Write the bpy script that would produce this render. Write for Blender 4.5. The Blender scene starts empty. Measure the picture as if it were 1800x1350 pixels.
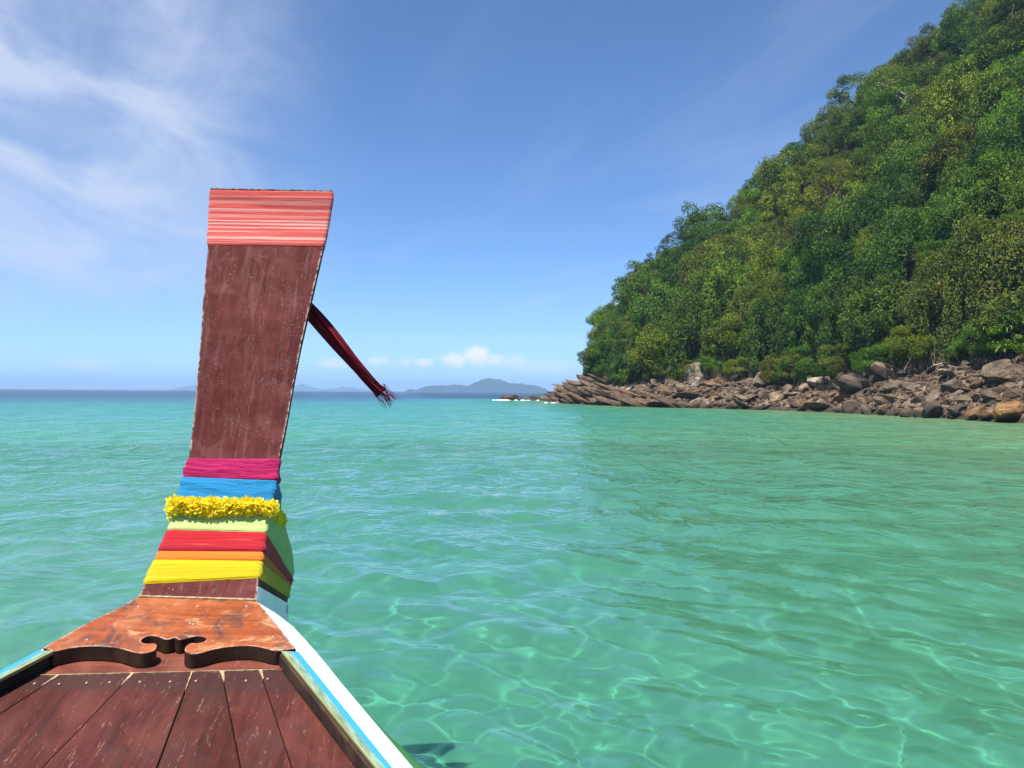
import bpy, bmesh, math, random
import numpy as np
from mathutils import Matrix, Vector
R = math.radians
sc = bpy.context.scene
COL = sc.collection
random.seed(7)
RNG = np.random.default_rng(11)

# ------------------------------------------------------------------ camera
FPX = 1440.0                                   # focal length in pixels of an 1800 px wide frame
CAM = Vector((0, 0, 1.6))
PITCH, ROLL = math.atan(14 / FPX), R(.37)
_X, _F, _U = Vector((1, 0, 0)), Vector((0, math.cos(PITCH), math.sin(PITCH))), Vector((0, -math.sin(PITCH), math.cos(PITCH)))
_r = _X * math.cos(ROLL) + _U * math.sin(ROLL)
_u = -_X * math.sin(ROLL) + _U * math.cos(ROLL)
cd = bpy.data.cameras.new('camera'); cam = bpy.data.objects.new('camera', cd); COL.objects.link(cam)
_m = Matrix((_r, _u, -_F)).transposed().to_4x4(); _m.translation = CAM; cam.matrix_world = _m
cd.sensor_width = 36; cd.lens = 36 * FPX / 1800; cd.clip_start = .05; cd.clip_end = 60000
sc.camera = cam

# ------------------------------------------------------------------ node helpers
def nd(t, typ, ins=None, **props):
    x = t.nodes.new('ShaderNode' + typ)
    for k, v in props.items(): setattr(x, k, v)
    for k, v in (ins or {}).items():
        s = x.inputs[k]
        if isinstance(v, bpy.types.NodeSocket): t.links.new(v, s)
        elif isinstance(v, bpy.types.Node): t.links.new(v.outputs[0], s)
        else:
            if s.type == 'RGBA' and len(v) == 3: v = (*v, 1)
            s.default_value = v
    return x
def ma(t, op, a, b=0.0, c=None, clamp=False):
    d = {0: a, 1: b}
    if c is not None: d[2] = c
    return nd(t, 'Math', d, operation=op, use_clamp=clamp)
def vm(t, op, a, b=None, c=None):
    d = {0: a}
    if b is not None: d[1] = b
    x = nd(t, 'VectorMath', d, operation=op)
    return x.outputs['Value'] if op in ('LENGTH', 'DOT_PRODUCT', 'DISTANCE') else x.outputs[0]
def mixc(t, fac, a, b, blend='MIX'):
    x = t.nodes.new('ShaderNodeMix'); x.data_type = 'RGBA'; x.blend_type = blend
    for i, v in ((0, fac), (6, a), (7, b)):
        if isinstance(v, bpy.types.Node): v = v.outputs[0]
        if isinstance(v, bpy.types.NodeSocket): t.links.new(v, x.inputs[i])
        else: x.inputs[i].default_value = (*v, 1) if i > 0 and len(v) == 3 else v
    return x.outputs[2]
def rng_(t, v, a, b, c=0.0, d=1.0, smooth=True):
    return nd(t, 'MapRange', {0: v, 1: a, 2: b, 3: c, 4: d}, interpolation_type='SMOOTHSTEP' if smooth else 'LINEAR').outputs[0]
def noise(t, vec, scale, detail=4, rough=.55, dist=0.0, dim='3D'):
    return nd(t, 'TexNoise', {'Vector': vec, 'Scale': scale, 'Detail': detail, 'Roughness': rough, 'Distortion': dist}, noise_dimensions=dim).outputs[0]
def vscale(t, vec, s): return nd(t, 'Mapping', {'Vector': vec, 'Scale': s}).outputs[0]

# ------------------------------------------------------------------ sky and sun
SUN_EL = R(71)
SUN_AZ = Vector((-.52, -.85, 0)).normalized()
SUN_DIR = SUN_AZ * math.cos(SUN_EL) + Vector((0, 0, math.sin(SUN_EL)))
world = bpy.data.worlds.new('World'); sc.world = world; world.use_nodes = True
t = world.node_tree
bg = t.nodes['Background']; bg.inputs[1].default_value = .11
sky = nd(t, 'TexSky', sky_type='NISHITA', sun_disc=False, sun_elevation=SUN_EL,
         sun_rotation=math.atan2(SUN_AZ.x, SUN_AZ.y), air_density=.55, dust_density=.5, ozone_density=4.5)
D = nd(t, 'TexCoord').outputs['Generated']
sx = nd(t, 'SeparateXYZ', {0: D})
skyc = nd(t, 'HueSaturation', {'Hue': .5, 'Saturation': 1.05, 'Value': 1.0, 'Color': sky}).outputs[0]
skyc = mixc(t, 1.0, skyc, (.93, 1.04, 1.09), 'MULTIPLY')
# thin cirrus seen in perspective on a high flat layer
zz = ma(t, 'MAXIMUM', ma(t, 'ADD', sx.outputs[2], .05), .03)
Px, Py = ma(t, 'DIVIDE', sx.outputs[0], zz), ma(t, 'DIVIDE', sx.outputs[1], zz)
P = nd(t, 'CombineXYZ', {0: Px, 1: Py, 2: 0.0}).outputs[0]
Prot = nd(t, 'Mapping', {'Vector': P, 'Rotation': (0, 0, R(64)), 'Scale': (1, 1, 1)}).outputs[0]
streak = noise(t, vscale(t, Prot, (.20, .85, 1)), 1.0, 7, .60, 1.0)
streak = ma(t, 'MULTIPLY', rng_(t, streak, .45, .78), .34)
az = ma(t, 'ARCTAN2', sx.outputs[0], sx.outputs[1]); el = ma(t, 'ARCSINE', sx.outputs[2])
AE = nd(t, 'CombineXYZ', {0: az, 1: el, 2: 0.0}).outputs[0]
bank = noise(t, vscale(t, nd(t, 'Mapping', {'Vector': AE, 'Rotation': (0, 0, R(15)), 'Location': (3.1, 1.2, 0)}).outputs[0], (5.0, 12, 1)), 1.0, 7, .58, .8)
lump = noise(t, P, .32, 3, .5, .3)
side = rng_(t, ma(t, 'ADD', sx.outputs[0], ma(t, 'MULTIPLY', ma(t, 'SUBTRACT', lump, .5), .35)), -.16, -.52)
bankf = ma(t, 'MULTIPLY', ma(t, 'MULTIPLY', rng_(t, bank, .30, .74), side), .72)
veil = ma(t, 'MULTIPLY', side, .26)
cir = ma(t, 'MINIMUM', ma(t, 'ADD', ma(t, 'ADD', streak, bankf), veil), .85)
cir = ma(t, 'MULTIPLY', cir, rng_(t, sx.outputs[2], .03, .16))
skyc = mixc(t, cir, skyc, (3.3, 3.75, 4.75))
# small cumulus low over the horizon: soft lumps broken up by noise
wob = nd(t, 'TexNoise', {'Vector': AE, 'Scale': 75.0, 'Detail': 5.0, 'Roughness': .6})
wob = vm(t, 'SUBTRACT', wob.outputs['Color'], (.5, .5, .5))
AEw = vm(t, 'ADD', AE, vm(t, 'MULTIPLY', wob, (.018, .014, 0)))
cum = None
for px, py, rx, ry, s in ((838, 624, 24, 19, 1.0), (800, 632, 26, 14, .95), (868, 632, 22, 12, .7), (745, 637, 18, 9, .75), (712, 638, 14, 7, .45), (664, 636, 22, 8, .55),
                          (585, 641, 30, 10, .55), (905, 636, 30, 14, .42), (960, 645, 50, 14, .3), (380, 648, 26, 7, .3), (150, 650, 45, 9, .25)):
    c = (math.atan2(px - 900, FPX), math.atan2(689 - py, FPX), 0)
    d = vm(t, 'LENGTH', vm(t, 'DIVIDE', vm(t, 'SUBTRACT', AEw, c), (rx / FPX, ry / FPX, 1)))
    g = ma(t, 'MULTIPLY', rng_(t, d, 1.25, .35), s)
    cum = g if cum is None else ma(t, 'MAXIMUM', cum, g)
skyc = mixc(t, cum, skyc, (5.9, 5.7, 6.1))
t.links.new(skyc, bg.inputs[0])

sl = bpy.data.lights.new('sun', 'SUN'); sl.energy = 5.0; sl.angle = R(.5); sl.color = (1, .955, .88)
sun = bpy.data.objects.new('sun', sl); COL.objects.link(sun)
sun.rotation_euler = SUN_DIR.to_track_quat('Z', 'Y').to_euler(); sun.location = (-40, -30, 80)
sl.cycles.is_caustics_light = True             # sunlight refracted by the waves falls as caustics on the sand

vs = sc.view_settings
vs.view_transform = 'Standard'; vs.look = 'None'; vs.exposure = 0.86; vs.gamma = 1.0; vs.use_curve_mapping = False
c = sc.cycles
c.use_denoising = True; c.denoiser = 'OPENIMAGEDENOISE'; c.denoising_input_passes = 'RGB_ALBEDO_NORMAL'; c.denoising_prefilter = 'ACCURATE'
c.max_bounces = 7; c.diffuse_bounces = 3; c.glossy_bounces = 3; c.transmission_bounces = 4; c.transparent_max_bounces = 6; c.volume_bounces = 0
c.caustics_refractive = True; c.caustics_reflective = False; c.sample_clamp_indirect = 6
c.use_adaptive_sampling = True; c.adaptive_threshold = .015

# ------------------------------------------------------------------ mesh helpers
def mesh(name, co, faces, m=None, smooth=False):
    co = np.asarray(co, np.float32)
    me = bpy.data.meshes.new(name)
    if isinstance(faces, np.ndarray):
        me.vertices.add(len(co)); me.vertices.foreach_set('co', co.ravel())
        me.loops.add(faces.size); me.loops.foreach_set('vertex_index', faces.astype(np.int32).ravel())
        me.polygons.add(len(faces)); me.polygons.foreach_set('loop_start', np.arange(0, faces.size, faces.shape[1], dtype=np.int32))
        me.update(calc_edges=True)
    else:
        me.from_pydata([tuple(map(float, v)) for v in co], [], faces); me.update()
    me.polygons.foreach_set('use_smooth', np.full(len(me.polygons), smooth))
    if m: me.materials.append(m)
    return me
def link(name, me, parent=None, mw=None):
    o = bpy.data.objects.new(name, me); COL.objects.link(o)
    if parent: o.parent = parent
    if mw is not None: o.matrix_world = mw
    return o
def tag(o, label=None, cat=None, group=None, kind=None):
    for k, v in (('label', label), ('category', cat), ('group', group), ('kind', kind)):
        if v: o[k] = v
    return o
def empty(name, loc=(0, 0, 0)):
    o = bpy.data.objects.new(name, None); COL.objects.link(o); o.location = loc; o.empty_display_size = .3
    return o
def attr(me, name, vals):
    a = me.attributes.new(name, 'FLOAT', 'POINT'); a.data.foreach_set('value', np.asarray(vals, np.float32))
def grid_faces(n0, n1, wrap=False):
    idx = np.arange(n0 * n1).reshape(n0, n1)
    if wrap: idx = np.concatenate([idx, idx[:, :1]], 1)
    return np.stack([idx[:-1, :-1], idx[:-1, 1:], idx[1:, 1:], idx[1:, :-1]], -1).reshape(-1, 4)
def newmat(name):
    m = bpy.data.materials.new(name); m.use_nodes = True; m.node_tree.nodes.clear()
    return m, m.node_tree
def out(t, surf=None, vol=None):
    o = t.nodes.new('ShaderNodeOutputMaterial')
    if surf is not None: t.links.new(surf.outputs[0] if isinstance(surf, bpy.types.Node) else surf, o.inputs['Surface'])
    if vol is not None: t.links.new(vol.outputs[0], o.inputs['Volume'])
def principled(t, col, rough=.6, bump=None, bstr=.3, bdist=.01, spec=.4, **kw):
    ins = {'Base Color': col, 'Roughness': rough, 'Specular IOR Level': spec}; ins.update(kw)
    if bump is not None:
        ins['Normal'] = nd(t, 'Bump', {'Height': bump, 'Strength': bstr, 'Distance': bdist}).outputs[0]
    return nd(t, 'BsdfPrincipled', ins)
def ordinal(i):
    w = ['leftmost', 'second', 'third', 'fourth', 'fifth', 'sixth', 'seventh', 'eighth', 'ninth', 'tenth', 'eleventh', 'twelfth']
    if i == 0: return 'leftmost'
    if i < 12: return w[i] + ' from the left'
    k = i + 1
    return '%d%s from the left' % (k, 'th' if 10 <= k % 100 <= 20 else {1: 'st', 2: 'nd', 3: 'rd'}.get(k % 10, 'th'))
def fnoise(x, y, seed=0, oct=4, base=1.0):
    """cheap smooth value noise made of rotated sines, about -1..1"""
    g = np.random.default_rng(seed); s = np.zeros_like(np.asarray(x, float)); a = 1.0; tot = 0
    f = base
    for _ in range(oct):
        for _k in range(3):
            an = g.random() * 6.283; ph = g.random() * 6.283
            s = s + a * np.sin(f * (x * math.cos(an) + y * math.sin(an)) * (0.7 + .6 * g.random()) + ph + 1.3 * np.sin(.5 * f * (y * math.cos(an) - x * math.sin(an)) + ph * 2))
        tot += 2.0 * a; a *= .5; f *= 2.03
    return s / tot

# ------------------------------------------------------------------ headland: where the shore, the foot of the jungle and the ridge run
HX = np.array([930, 945, 960, 985, 1005, 1018, 1025, 1040, 1060, 1110, 1150, 1215, 1280, 1330, 1400, 1500, 1600, 1700, 1800, 1950, 2150, 2500.])
SHY = np.array([168, 160, 150, 126, 118, 113, 111, 107, 104, 97, 91, 88, 84, 81, 77, 67, 58, 52, 47, 42, 36, 24.])
FDY = np.array([3, 4, 5, 6, 7, 7, 7, 7, 7, 7, 8, 8, 8, 8, 8, 9, 9, 10, 11, 12, 12, 12.])
FZ = np.array([-.4, .5, 1.2, 2.0, 2.6, 2.9, 3.1, 3.1, 3.1, 2.8, 2.9, 3.2, 3.3, 2.9, 2.5, 3.0, 3.3, 3.8, 4.3, 4.6, 4.6, 4.6])
RY = np.array([174, 167, 158, 135, 128, 126, 127, 130, 134, 140, 143, 146, 148, 150, 150, 150, 150, 150, 150, 148, 142, 130.])
SKY_Y = np.array([699, 699, 690, 686, 684, 676, 655, 590, 545, 492, 462, 402, 372, 312, 252, 152, 76, 0, -60, -110, -130, -130.])
RZ = 1.6 + RY * (690 - SKY_Y) / FPX - np.clip((HX - 1020) / 60, 0, 1) * 5.6
RZ = np.maximum(RZ, FZ + .02); RZ[:3] = FZ[:3] - .3
def hill(px, tt):
    """point on the headland: px picks the bearing, tt = -1 below water, 0 waterline, 1 foot of the jungle, 2 ridge, 3 back"""
    px = np.asarray(px, float); tt = np.asarray(tt, float)
    s, fy, fz, ry, rz = [np.interp(px, HX, a) for a in (SHY, SHY + FDY, FZ, RY, RZ)]
    a = np.clip(tt + 1, 0, 1); b = np.clip(tt, 0, 1); c_ = np.clip(tt - 1, 0, 1); d = np.clip(tt - 2, 0, 1)
    Y = (s - 5) + 5 * a + (fy - s) * b + (ry - fy) * c_ + 25 * d
    Z = -1.6 + 1.6 * a + fz * b ** .8 + (rz - fz) * (c_ ** .88) - (rz + 3) * d ** 1.5
    X = (px - 900) / FPX * Y
    return X, Y, Z
SHORE = np.stack(hill(np.concatenate([HX]), np.zeros(len(HX)))[:2], -1)
def shore_dist(x, y):
    best = np.full(np.shape(x), 1e9)
    pts = np.concatenate([SHORE, [[60, 0], [70, -60]]])
    for (ax, ay), (bx, by) in zip(pts[:-1], pts[1:]):
        dx, dy = bx - ax, by - ay
        k = np.clip(((x - ax) * dx + (y - ay) * dy) / (dx * dx + dy * dy), 0, 1)
        best = np.minimum(best, np.hypot(x - ax - k * dx, y - ay - k * dy))
    return best
def water_depth(x, y):
    s = shore_dist(x, y)
    d = .10 + np.where(s < 12, .040 * s, .48 + .028 * (s - 12))
    d = d + .010 * np.clip(-x - 2, 0, 60) + np.clip((y - 32) / 190, 0, 1) * 8.5 * np.clip(s / 28, 0, 1) + np.clip((y - 180) / 250, 0, 1) * 5
    return np.minimum(d, 15)

# ------------------------------------------------------------------ sea
def sea_material():
    m, t = newmat('sea_water')
    dep = nd(t, 'Attribute', attribute_name='depth').outputs['Fac']
    far = nd(t, 'Attribute', attribute_name='far').outputs['Fac']
    pos = nd(t, 'NewGeometry').outputs['Position']
    # ripples too fine for the mesh
    b1 = noise(t, vscale(t, pos, (.62, 1.0, 1)), .20, 7, .56, .25)
    b2 = noise(t, vscale(t, vm(t, 'ADD', pos, (31, 7, 0)), (1.0, .8, 1)), .55, 5, .60, .5)
    h = ma(t, 'ADD', ma(t, 'MULTIPLY', b1, .85), ma(t, 'MULTIPLY', b2, .62))
    nor = nd(t, 'Bump', {'Height': h, 'Strength': far, 'Distance': 1.0}).outputs[0]
    patch = noise(t, vscale(t, pos, (.02, .05, 1)), 1.0, 3, .5)
    depv = ma(t, 'MULTIPLY', dep, ma(t, 'ADD', .72, ma(t, 'MULTIPLY', patch, .56)))
    tint = nd(t, 'CombineColor', {0: ma(t, 'POWER', .46, depv), 1: ma(t, 'POWER', .92, depv), 2: ma(t, 'POWER', .86, depv)}).outputs[0]
    refr = nd(t, 'BsdfRefraction', {'Color': tint, 'IOR': 1.33, 'Roughness': 0.0, 'Normal': nor}, distribution='BECKMANN')
    ramp = t.nodes.new('ShaderNodeValToRGB'); t.links.new(rng_(t, depv, 0, 12, smooth=False), ramp.inputs[0])
    e = ramp.color_ramp.elements
    e[0].position = 0; e[0].color = (.11, .18, .075, 1); e[1].position = 1; e[1].color = (.007, .030, .062, 1)
    for p, col in ((.10, (.042, .190, .118, 1)), (.22, (.021, .178, .142, 1)), (.42, (.011, .138, .138, 1)), (.62, (.009, .062, .092, 1))):
        x = e.new(p); x.color = col
    body = nd(t, 'BsdfDiffuse', {'Color': ramp.outputs[0], 'Normal': nor})
    k = ma(t, 'MAXIMUM', ma(t, 'SUBTRACT', 1.0, ma(t, 'POWER', .46, depv)), nd(t, 'Attribute', attribute_name='murk').outputs['Fac'])
    inner = nd(t, 'MixShader', {0: k, 1: refr, 2: body})
    rip = noise(t, vscale(t, pos, (1.0, 1.0, 1)), 5.5, 4, .6, .6)                      # fine ripples that only glint
    nor2 = nd(t, 'Bump', {'Height': rip, 'Strength': .12, 'Distance': .035, 'Normal': nor}).outputs[0]
    gl = nd(t, 'BsdfGlossy', {'Color': (.95, .97, 1), 'Roughness': ma(t, 'MULTIPLY', far, .03), 'Normal': nor2})
    fr = ma(t, 'MINIMUM', ma(t, 'MULTIPLY', nd(t, 'Fresnel', {'IOR': 1.33, 'Normal': nor2}), .95), .58)   # a ruffled sea never mirrors fully
    out(t, nd(t, 'MixShader', {0: fr, 1: inner, 2: gl}))
    return m
FINE = np.arange(-.92, .92, .0050)
TH = np.concatenate([FINE, np.linspace(.925, 2 * math.pi - .925, 70)])
RR = np.concatenate([[.02, .6], 1.3 * np.exp(np.arange(0, math.log(8800 / 1.3), .0068))])
T_, R_ = np.meshgrid(TH, RR); SX, SY = R_ * np.sin(T_), R_ * np.cos(T_)
SZ = np.zeros_like(SX); STEP = np.maximum(R_ * .0066, .015)
g = np.random.default_rng(3)
fine_cols = np.arange(len(TH)) < len(FINE)
for i in range(100):
    lam = .14 * (2.8 / .14) ** g.random(); a = g.normal(R(236), R(42)); k = 2 * math.pi / lam
    A = .0027 * lam ** .86
    f = np.clip((lam / STEP - 3) / 3, 0, 1) * fine_cols[None, :]
    rows_ = np.where(f.max(1) > 0)[0]
    r1 = rows_[-1] + 1 if len(rows_) else 0
    SZ[:r1] += A * f[:r1] * np.sin(k * (SX[:r1] * math.cos(a) + SY[:r1] * math.sin(a)) + g.random() * 6.28)
sea_me = mesh('sea', np.stack([SX, SY, SZ], -1).reshape(-1, 3), grid_faces(*SX.shape, wrap=True), sea_material(), True)
attr(sea_me, 'depth', water_depth(SX, SY).ravel())
attr(sea_me, 'murk', np.clip((R_ - 13) / 16, 0, 1).ravel())
attr(sea_me, 'far', (np.clip((R_ - 5) / 16, 0, 1) * np.clip(1.15 - R_ / 4000, .8, 1)).ravel())
sea = tag(link('sea_water', sea_me), 'clear turquoise sea rippling over pale sand', kind='structure')
sea.cycles.is_caustics_caster = True

m, t = newmat('sea_sand')
pos = nd(t, 'NewGeometry').outputs['Position']
col = mixc(t, rng_(t, noise(t, pos, .45, 5, .6), .35, .7), (.58, .53, .37), (.68, .62, .46))
col = mixc(t, ma(t, 'MULTIPLY', rng_(t, noise(t, pos, 1.1, 4, .6, .6), .58, .70), .6), col, (.24, .25, .15))
rip = nd(t, 'TexWave', {'Vector': pos, 'Scale': 1.6, 'Distortion': 5.0, 'Detail': 3.0, 'Detail Scale': 1.2}).outputs['Fac']
out(t, principled(t, col, .9, rip, .25, .03, .1))
bt = np.linspace(-math.pi, math.pi, 181)[:-1]; br = np.concatenate([[.05], 1.0 * np.exp(np.arange(0, math.log(8850), .06))])
BT, BR = np.meshgrid(bt, br); bx, by = BR * np.sin(BT), BR * np.cos(BT)
bz = -water_depth(bx, by) + .05 * fnoise(bx, by, 4, 3, .5)
bed = tag(link('seabed', mesh('seabed', np.stack([bx, by, bz], -1).reshape(-1, 3), grid_faces(*bx.shape, wrap=True), m, True)), 'pale sandy sea bed under shallow water', kind='structure')
bed.cycles.is_caustics_receiver = True

# ------------------------------------------------------------------ wood, paint and cloth
def uvw(t): return nd(t, 'TexCoord').outputs['Object']
def cracks(t, vec, scale, stretch, lo=.0, width=.035):
    """thin pale splits that follow the grain (x), broken into dashes"""
    v = vscale(t, vec, stretch)
    wv = noise(t, v, scale, 3, .5, .0)
    line = rng_(t, ma(t, 'ABSOLUTE', ma(t, 'SUBTRACT', wv, .5)), width, 0)
    gate = rng_(t, noise(t, vscale(t, vec, (stretch[0] * 1.6, stretch[1] * .5, 1)), scale * .8, 2, .5), .60, .66)
    return ma(t, 'MULTIPLY', line, gate)
def wood(name, dark, mid, light, rough=.45, crack=.5, speck=0.0, blotch=None, grain=(3, 60, 60), coat=.15, bl=.5, scuff=None, edge=False, stain=None, sfs=(9, 5, 5), spec=.14):
    m, t = newmat(name); p = uvw(t)
    oi = nd(t, 'ObjectInfo').outputs['Random']
    p2 = vm(t, 'ADD', p, nd(t, 'CombineXYZ', {0: ma(t, 'MULTIPLY', oi, 37.0), 1: ma(t, 'MULTIPLY', oi, 11.0), 2: 0.0}).outputs[0])
    gr = noise(t, vscale(t, p2, grain), 1.0, 6, .65, .4)
    big = noise(t, vscale(t, p2, (3, 7, 7)), 1.6, 4, .6, .5)
    col = mixc(t, rng_(t, gr, .3, .72), dark, mid)
    col = mixc(t, ma(t, 'MULTIPLY', rng_(t, big, .42, .74), .75), col, light)
    if blotch:
        bb = noise(t, vscale(t, p2, (5, 9, 9)), 1.4, 5, .62, .8)
        col = mixc(t, ma(t, 'MULTIPLY', rng_(t, bb, .48, .66), bl), col, blotch)
    if scuff:
        sf = noise(t, vscale(t, vm(t, 'ADD', p2, (5, 2, 1)), sfs), 1.9, 7, .68, .6)
        col = mixc(t, ma(t, 'MULTIPLY', rng_(t, sf, .52, .68), .7), col, scuff)
    tone = ma(t, 'ADD', .82, ma(t, 'MULTIPLY', oi, .36))
    col = mixc(t, 1.0, col, nd(t, 'CombineColor', {0: tone, 1: tone, 2: tone}).outputs[0], 'MULTIPLY')
    if stain is not None:                               # dark weathered ends of the planks
        un = ma(t, 'ADD', nd(t, 'SeparateXYZ', {0: p}).outputs[0], ma(t, 'MULTIPLY', ma(t, 'SUBTRACT', noise(t, vscale(t, p2, (8, 30, 30)), 1.0, 4), .5), .07))
        col = mixc(t, ma(t, 'MULTIPLY', rng_(t, un, stain - .015, stain + .015), .62), col, (.040, .021, .020))
    if crack:
        ck = cracks(t, p2, 1.0, (9, 150, 150), width=.011)
        ck2 = cracks(t, vm(t, 'ADD', p2, (3.3, 1.7, 0)), 1.0, (14, 300, 300), width=.015)
        col = mixc(t, ma(t, 'MULTIPLY', ma(t, 'MAXIMUM', ck, ck2), crack), col, (.46, .30, .20))
    if speck:
        sp = nd(t, 'TexVoronoi', {'Vector': vscale(t, p2, (60, 130, 130)), 'Scale': 1.0}).outputs['Distance']
        gate = rng_(t, noise(t, vscale(t, p2, (6, 14, 14)), 1.5, 4, .6), .46, .66)
        dots = ma(t, 'MULTIPLY', rng_(t, sp, .26, .12), gate)
        scr = cracks(t, p2, 1.0, (9, 170, 170), width=.03)
        col = mixc(t, ma(t, 'MULTIPLY', ma(t, 'MAXIMUM', dots, ma(t, 'MULTIPLY', scr, .6)), speck), col, (.62, .52, .48))
    if edge:                                            # pale wear along the corners
        bv = nd(t, 'Bevel', {'Radius': .012}, samples=6).outputs[0]; gn = nd(t, 'NewGeometry').outputs['True Normal']
        ed = rng_(t, vm(t, 'DOT_PRODUCT', bv, gn), .985, .86)
        ed = ma(t, 'MULTIPLY', ed, rng_(t, noise(t, p2, 55, 5, .7), .44, .58))
        col = mixc(t, ma(t, 'MULTIPLY', ed, .85), col, (.55, .47, .42))
    h = ma(t, 'ADD', gr, ma(t, 'MULTIPLY', noise(t, p2, 90, 3), .3))
    rg = ma(t, 'ADD', rough, ma(t, 'MULTIPLY', big, .2))
    out(t, principled(t, col, rg, h, .35, .002, spec, **{'Coat Weight': coat * .5, 'Coat Roughness': .4}))
    return m
M_DECK = wood('deck_wood', (.038, .010, .008), (.080, .019, .015), (.110, .031, .022), .48, .55, blotch=(.060, .028, .024), stain=-.437)
M_HEAD = wood('header_wood', (.10, .030, .020), (.21, .060, .038), (.26, .085, .055), .5, .6, grain=(60, 4, 60))
M_PLATE = wood('plate_wood', (.20, .046, .016), (.34, .085, .028), (.40, .145, .058), .45, 0, speck=.25, blotch=(.075, .038, .034), grain=(45, 4, 45), bl=.85, scuff=(.50, .29, .15), edge=True)
M_STEM = wood('stem_wood', (.060, .014, .0135), (.100, .024, .0225), (.128, .038, .035), .62, .10, speck=.30, blotch=(.145, .052, .052), grain=(5, 60, 5), coat=.0, bl=.5, scuff=(.150, .060, .057), edge=True, sfs=(2.0, 16, 2.0), spec=.05)
M_DARK = wood('coaming_wood', (.020, .013, .010), (.040, .026, .020), (.060, .040, .030), .65, .2, blotch=(.10, .055, .036), coat=0)
def plain(name, col, rough=.5, var=.12, scale=20, bump=.15, spec=.4, **kw):
    m, t = newmat(name); p = uvw(t)
    n1 = noise(t, p, scale, 5, .6)
    dk = tuple(v * (1 - 2.2 * var) for v in col); lt = tuple(min(1, v * (1 + var)) for v in col)
    out(t, principled(t, mixc(t, rng_(t, n1, .3, .7), dk, lt), rough, noise(t, p, scale * 6, 3), bump, .002, spec, **kw))
    return m
M_WHITE = plain('white_paint', (.87, .88, .89), .35, .04, 7, .08)
M_GREEN = plain('green_paint', (.050, .21, .035), .4, .1, 9)
M_CAULK = plain('caulk', (.36, .26, .15), .8, .25, 60, .5)
M_NAIL = plain('nail_metal', (.42, .34, .31), .5, .3, 80)
def gunwale_paint():
    m, t = newmat('gunwale_paint'); u = nd(t, 'UVMap').outputs[0]; p = uvw(t)
    ac = nd(t, 'SeparateXYZ', {0: u}).outputs[1]
    ac = ma(t, 'ADD', ac, ma(t, 'MULTIPLY', ma(t, 'SUBTRACT', noise(t, vscale(t, u, (14, 1.5, 1)), 1.0, 4), .5), .16))
    pale = mixc(t, rng_(t, noise(t, vscale(t, u, (4, 2.5, 1)), 1.2, 5, .65), .35, .68), (.12, .17, .09), (.23, .33, .24))
    col = mixc(t, rng_(t, ac, .46, .64), pale, (.030, .25, .50))
    chip = rng_(t, noise(t, vscale(t, u, (22, 3.0, 1)), 1.0, 4, .7), .66, .70)
    chip2 = rng_(t, noise(t, vscale(t, u, (7, 2.2, 1)), 1.3, 4, .7), .66, .71)
    col = mixc(t, ma(t, 'MAXIMUM', ma(t, 'MULTIPLY', chip, .9), ma(t, 'MULTIPLY', chip2, .8)), col, (.035, .045, .03))
    edge = rng_(t, nd(t, 'SeparateXYZ', {0: u}).outputs[1], .10, .02)
    col = mixc(t, ma(t, 'MULTIPLY', edge, .75), col, (.26, .23, .06))
    out(t, principled(t, col, .5, ma(t, 'SUBTRACT', 1.0, chip), .3, .002))
    return m
M_GUN = gunwale_paint()
def cloth(name, cols, streak=(), ux=1.2, rough=.75, crease=1.0):
    """cols = main tone, streak = list of (colour, threshold): tones that run along the wrap"""
    m, t = newmat(name); u = nd(t, 'UVMap').outputs[0]
    fine = noise(t, vscale(t, u, (3, 90, 1)), 1.0, 4, .6)
    col = mixc(t, ma(t, 'MULTIPLY', rng_(t, fine, .3, .75), .30), cols, tuple(v * .72 for v in cols))
    for i, (sc_, lo, sy) in enumerate(streak):
        nz = noise(t, vscale(t, vm(t, 'ADD', u, (1.7 * i, 3.1 * i, 0)), (ux, sy, 1)), 1.0, 3, .5)
        col = mixc(t, rng_(t, nz, lo, lo + .05), col, sc_)
    weave = noise(t, vscale(t, u, (300, 300, 1)), 1.0, 2)
    cre = noise(t, vscale(t, u, (1.1, 7, 1)), 1.0, 4, .62, 1.2)
    cre = ma(t, 'POWER', ma(t, 'ABSOLUTE', ma(t, 'MULTIPLY', ma(t, 'SUBTRACT', cre, .5), 3.0)), .6)
    b = principled(t, col, rough, ma(t, 'ADD', ma(t, 'MULTIPLY', weave, .06), ma(t, 'ADD', ma(t, 'MULTIPLY', fine, .25), ma(t, 'MULTIPLY', cre, crease))), .55, .006, .15, **{'Sheen Weight': .1})
    tr = nd(t, 'BsdfTranslucent', {'Color': col})
    out(t, nd(t, 'MixShader', {0: .12, 1: b, 2: tr}))
    return m

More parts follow.
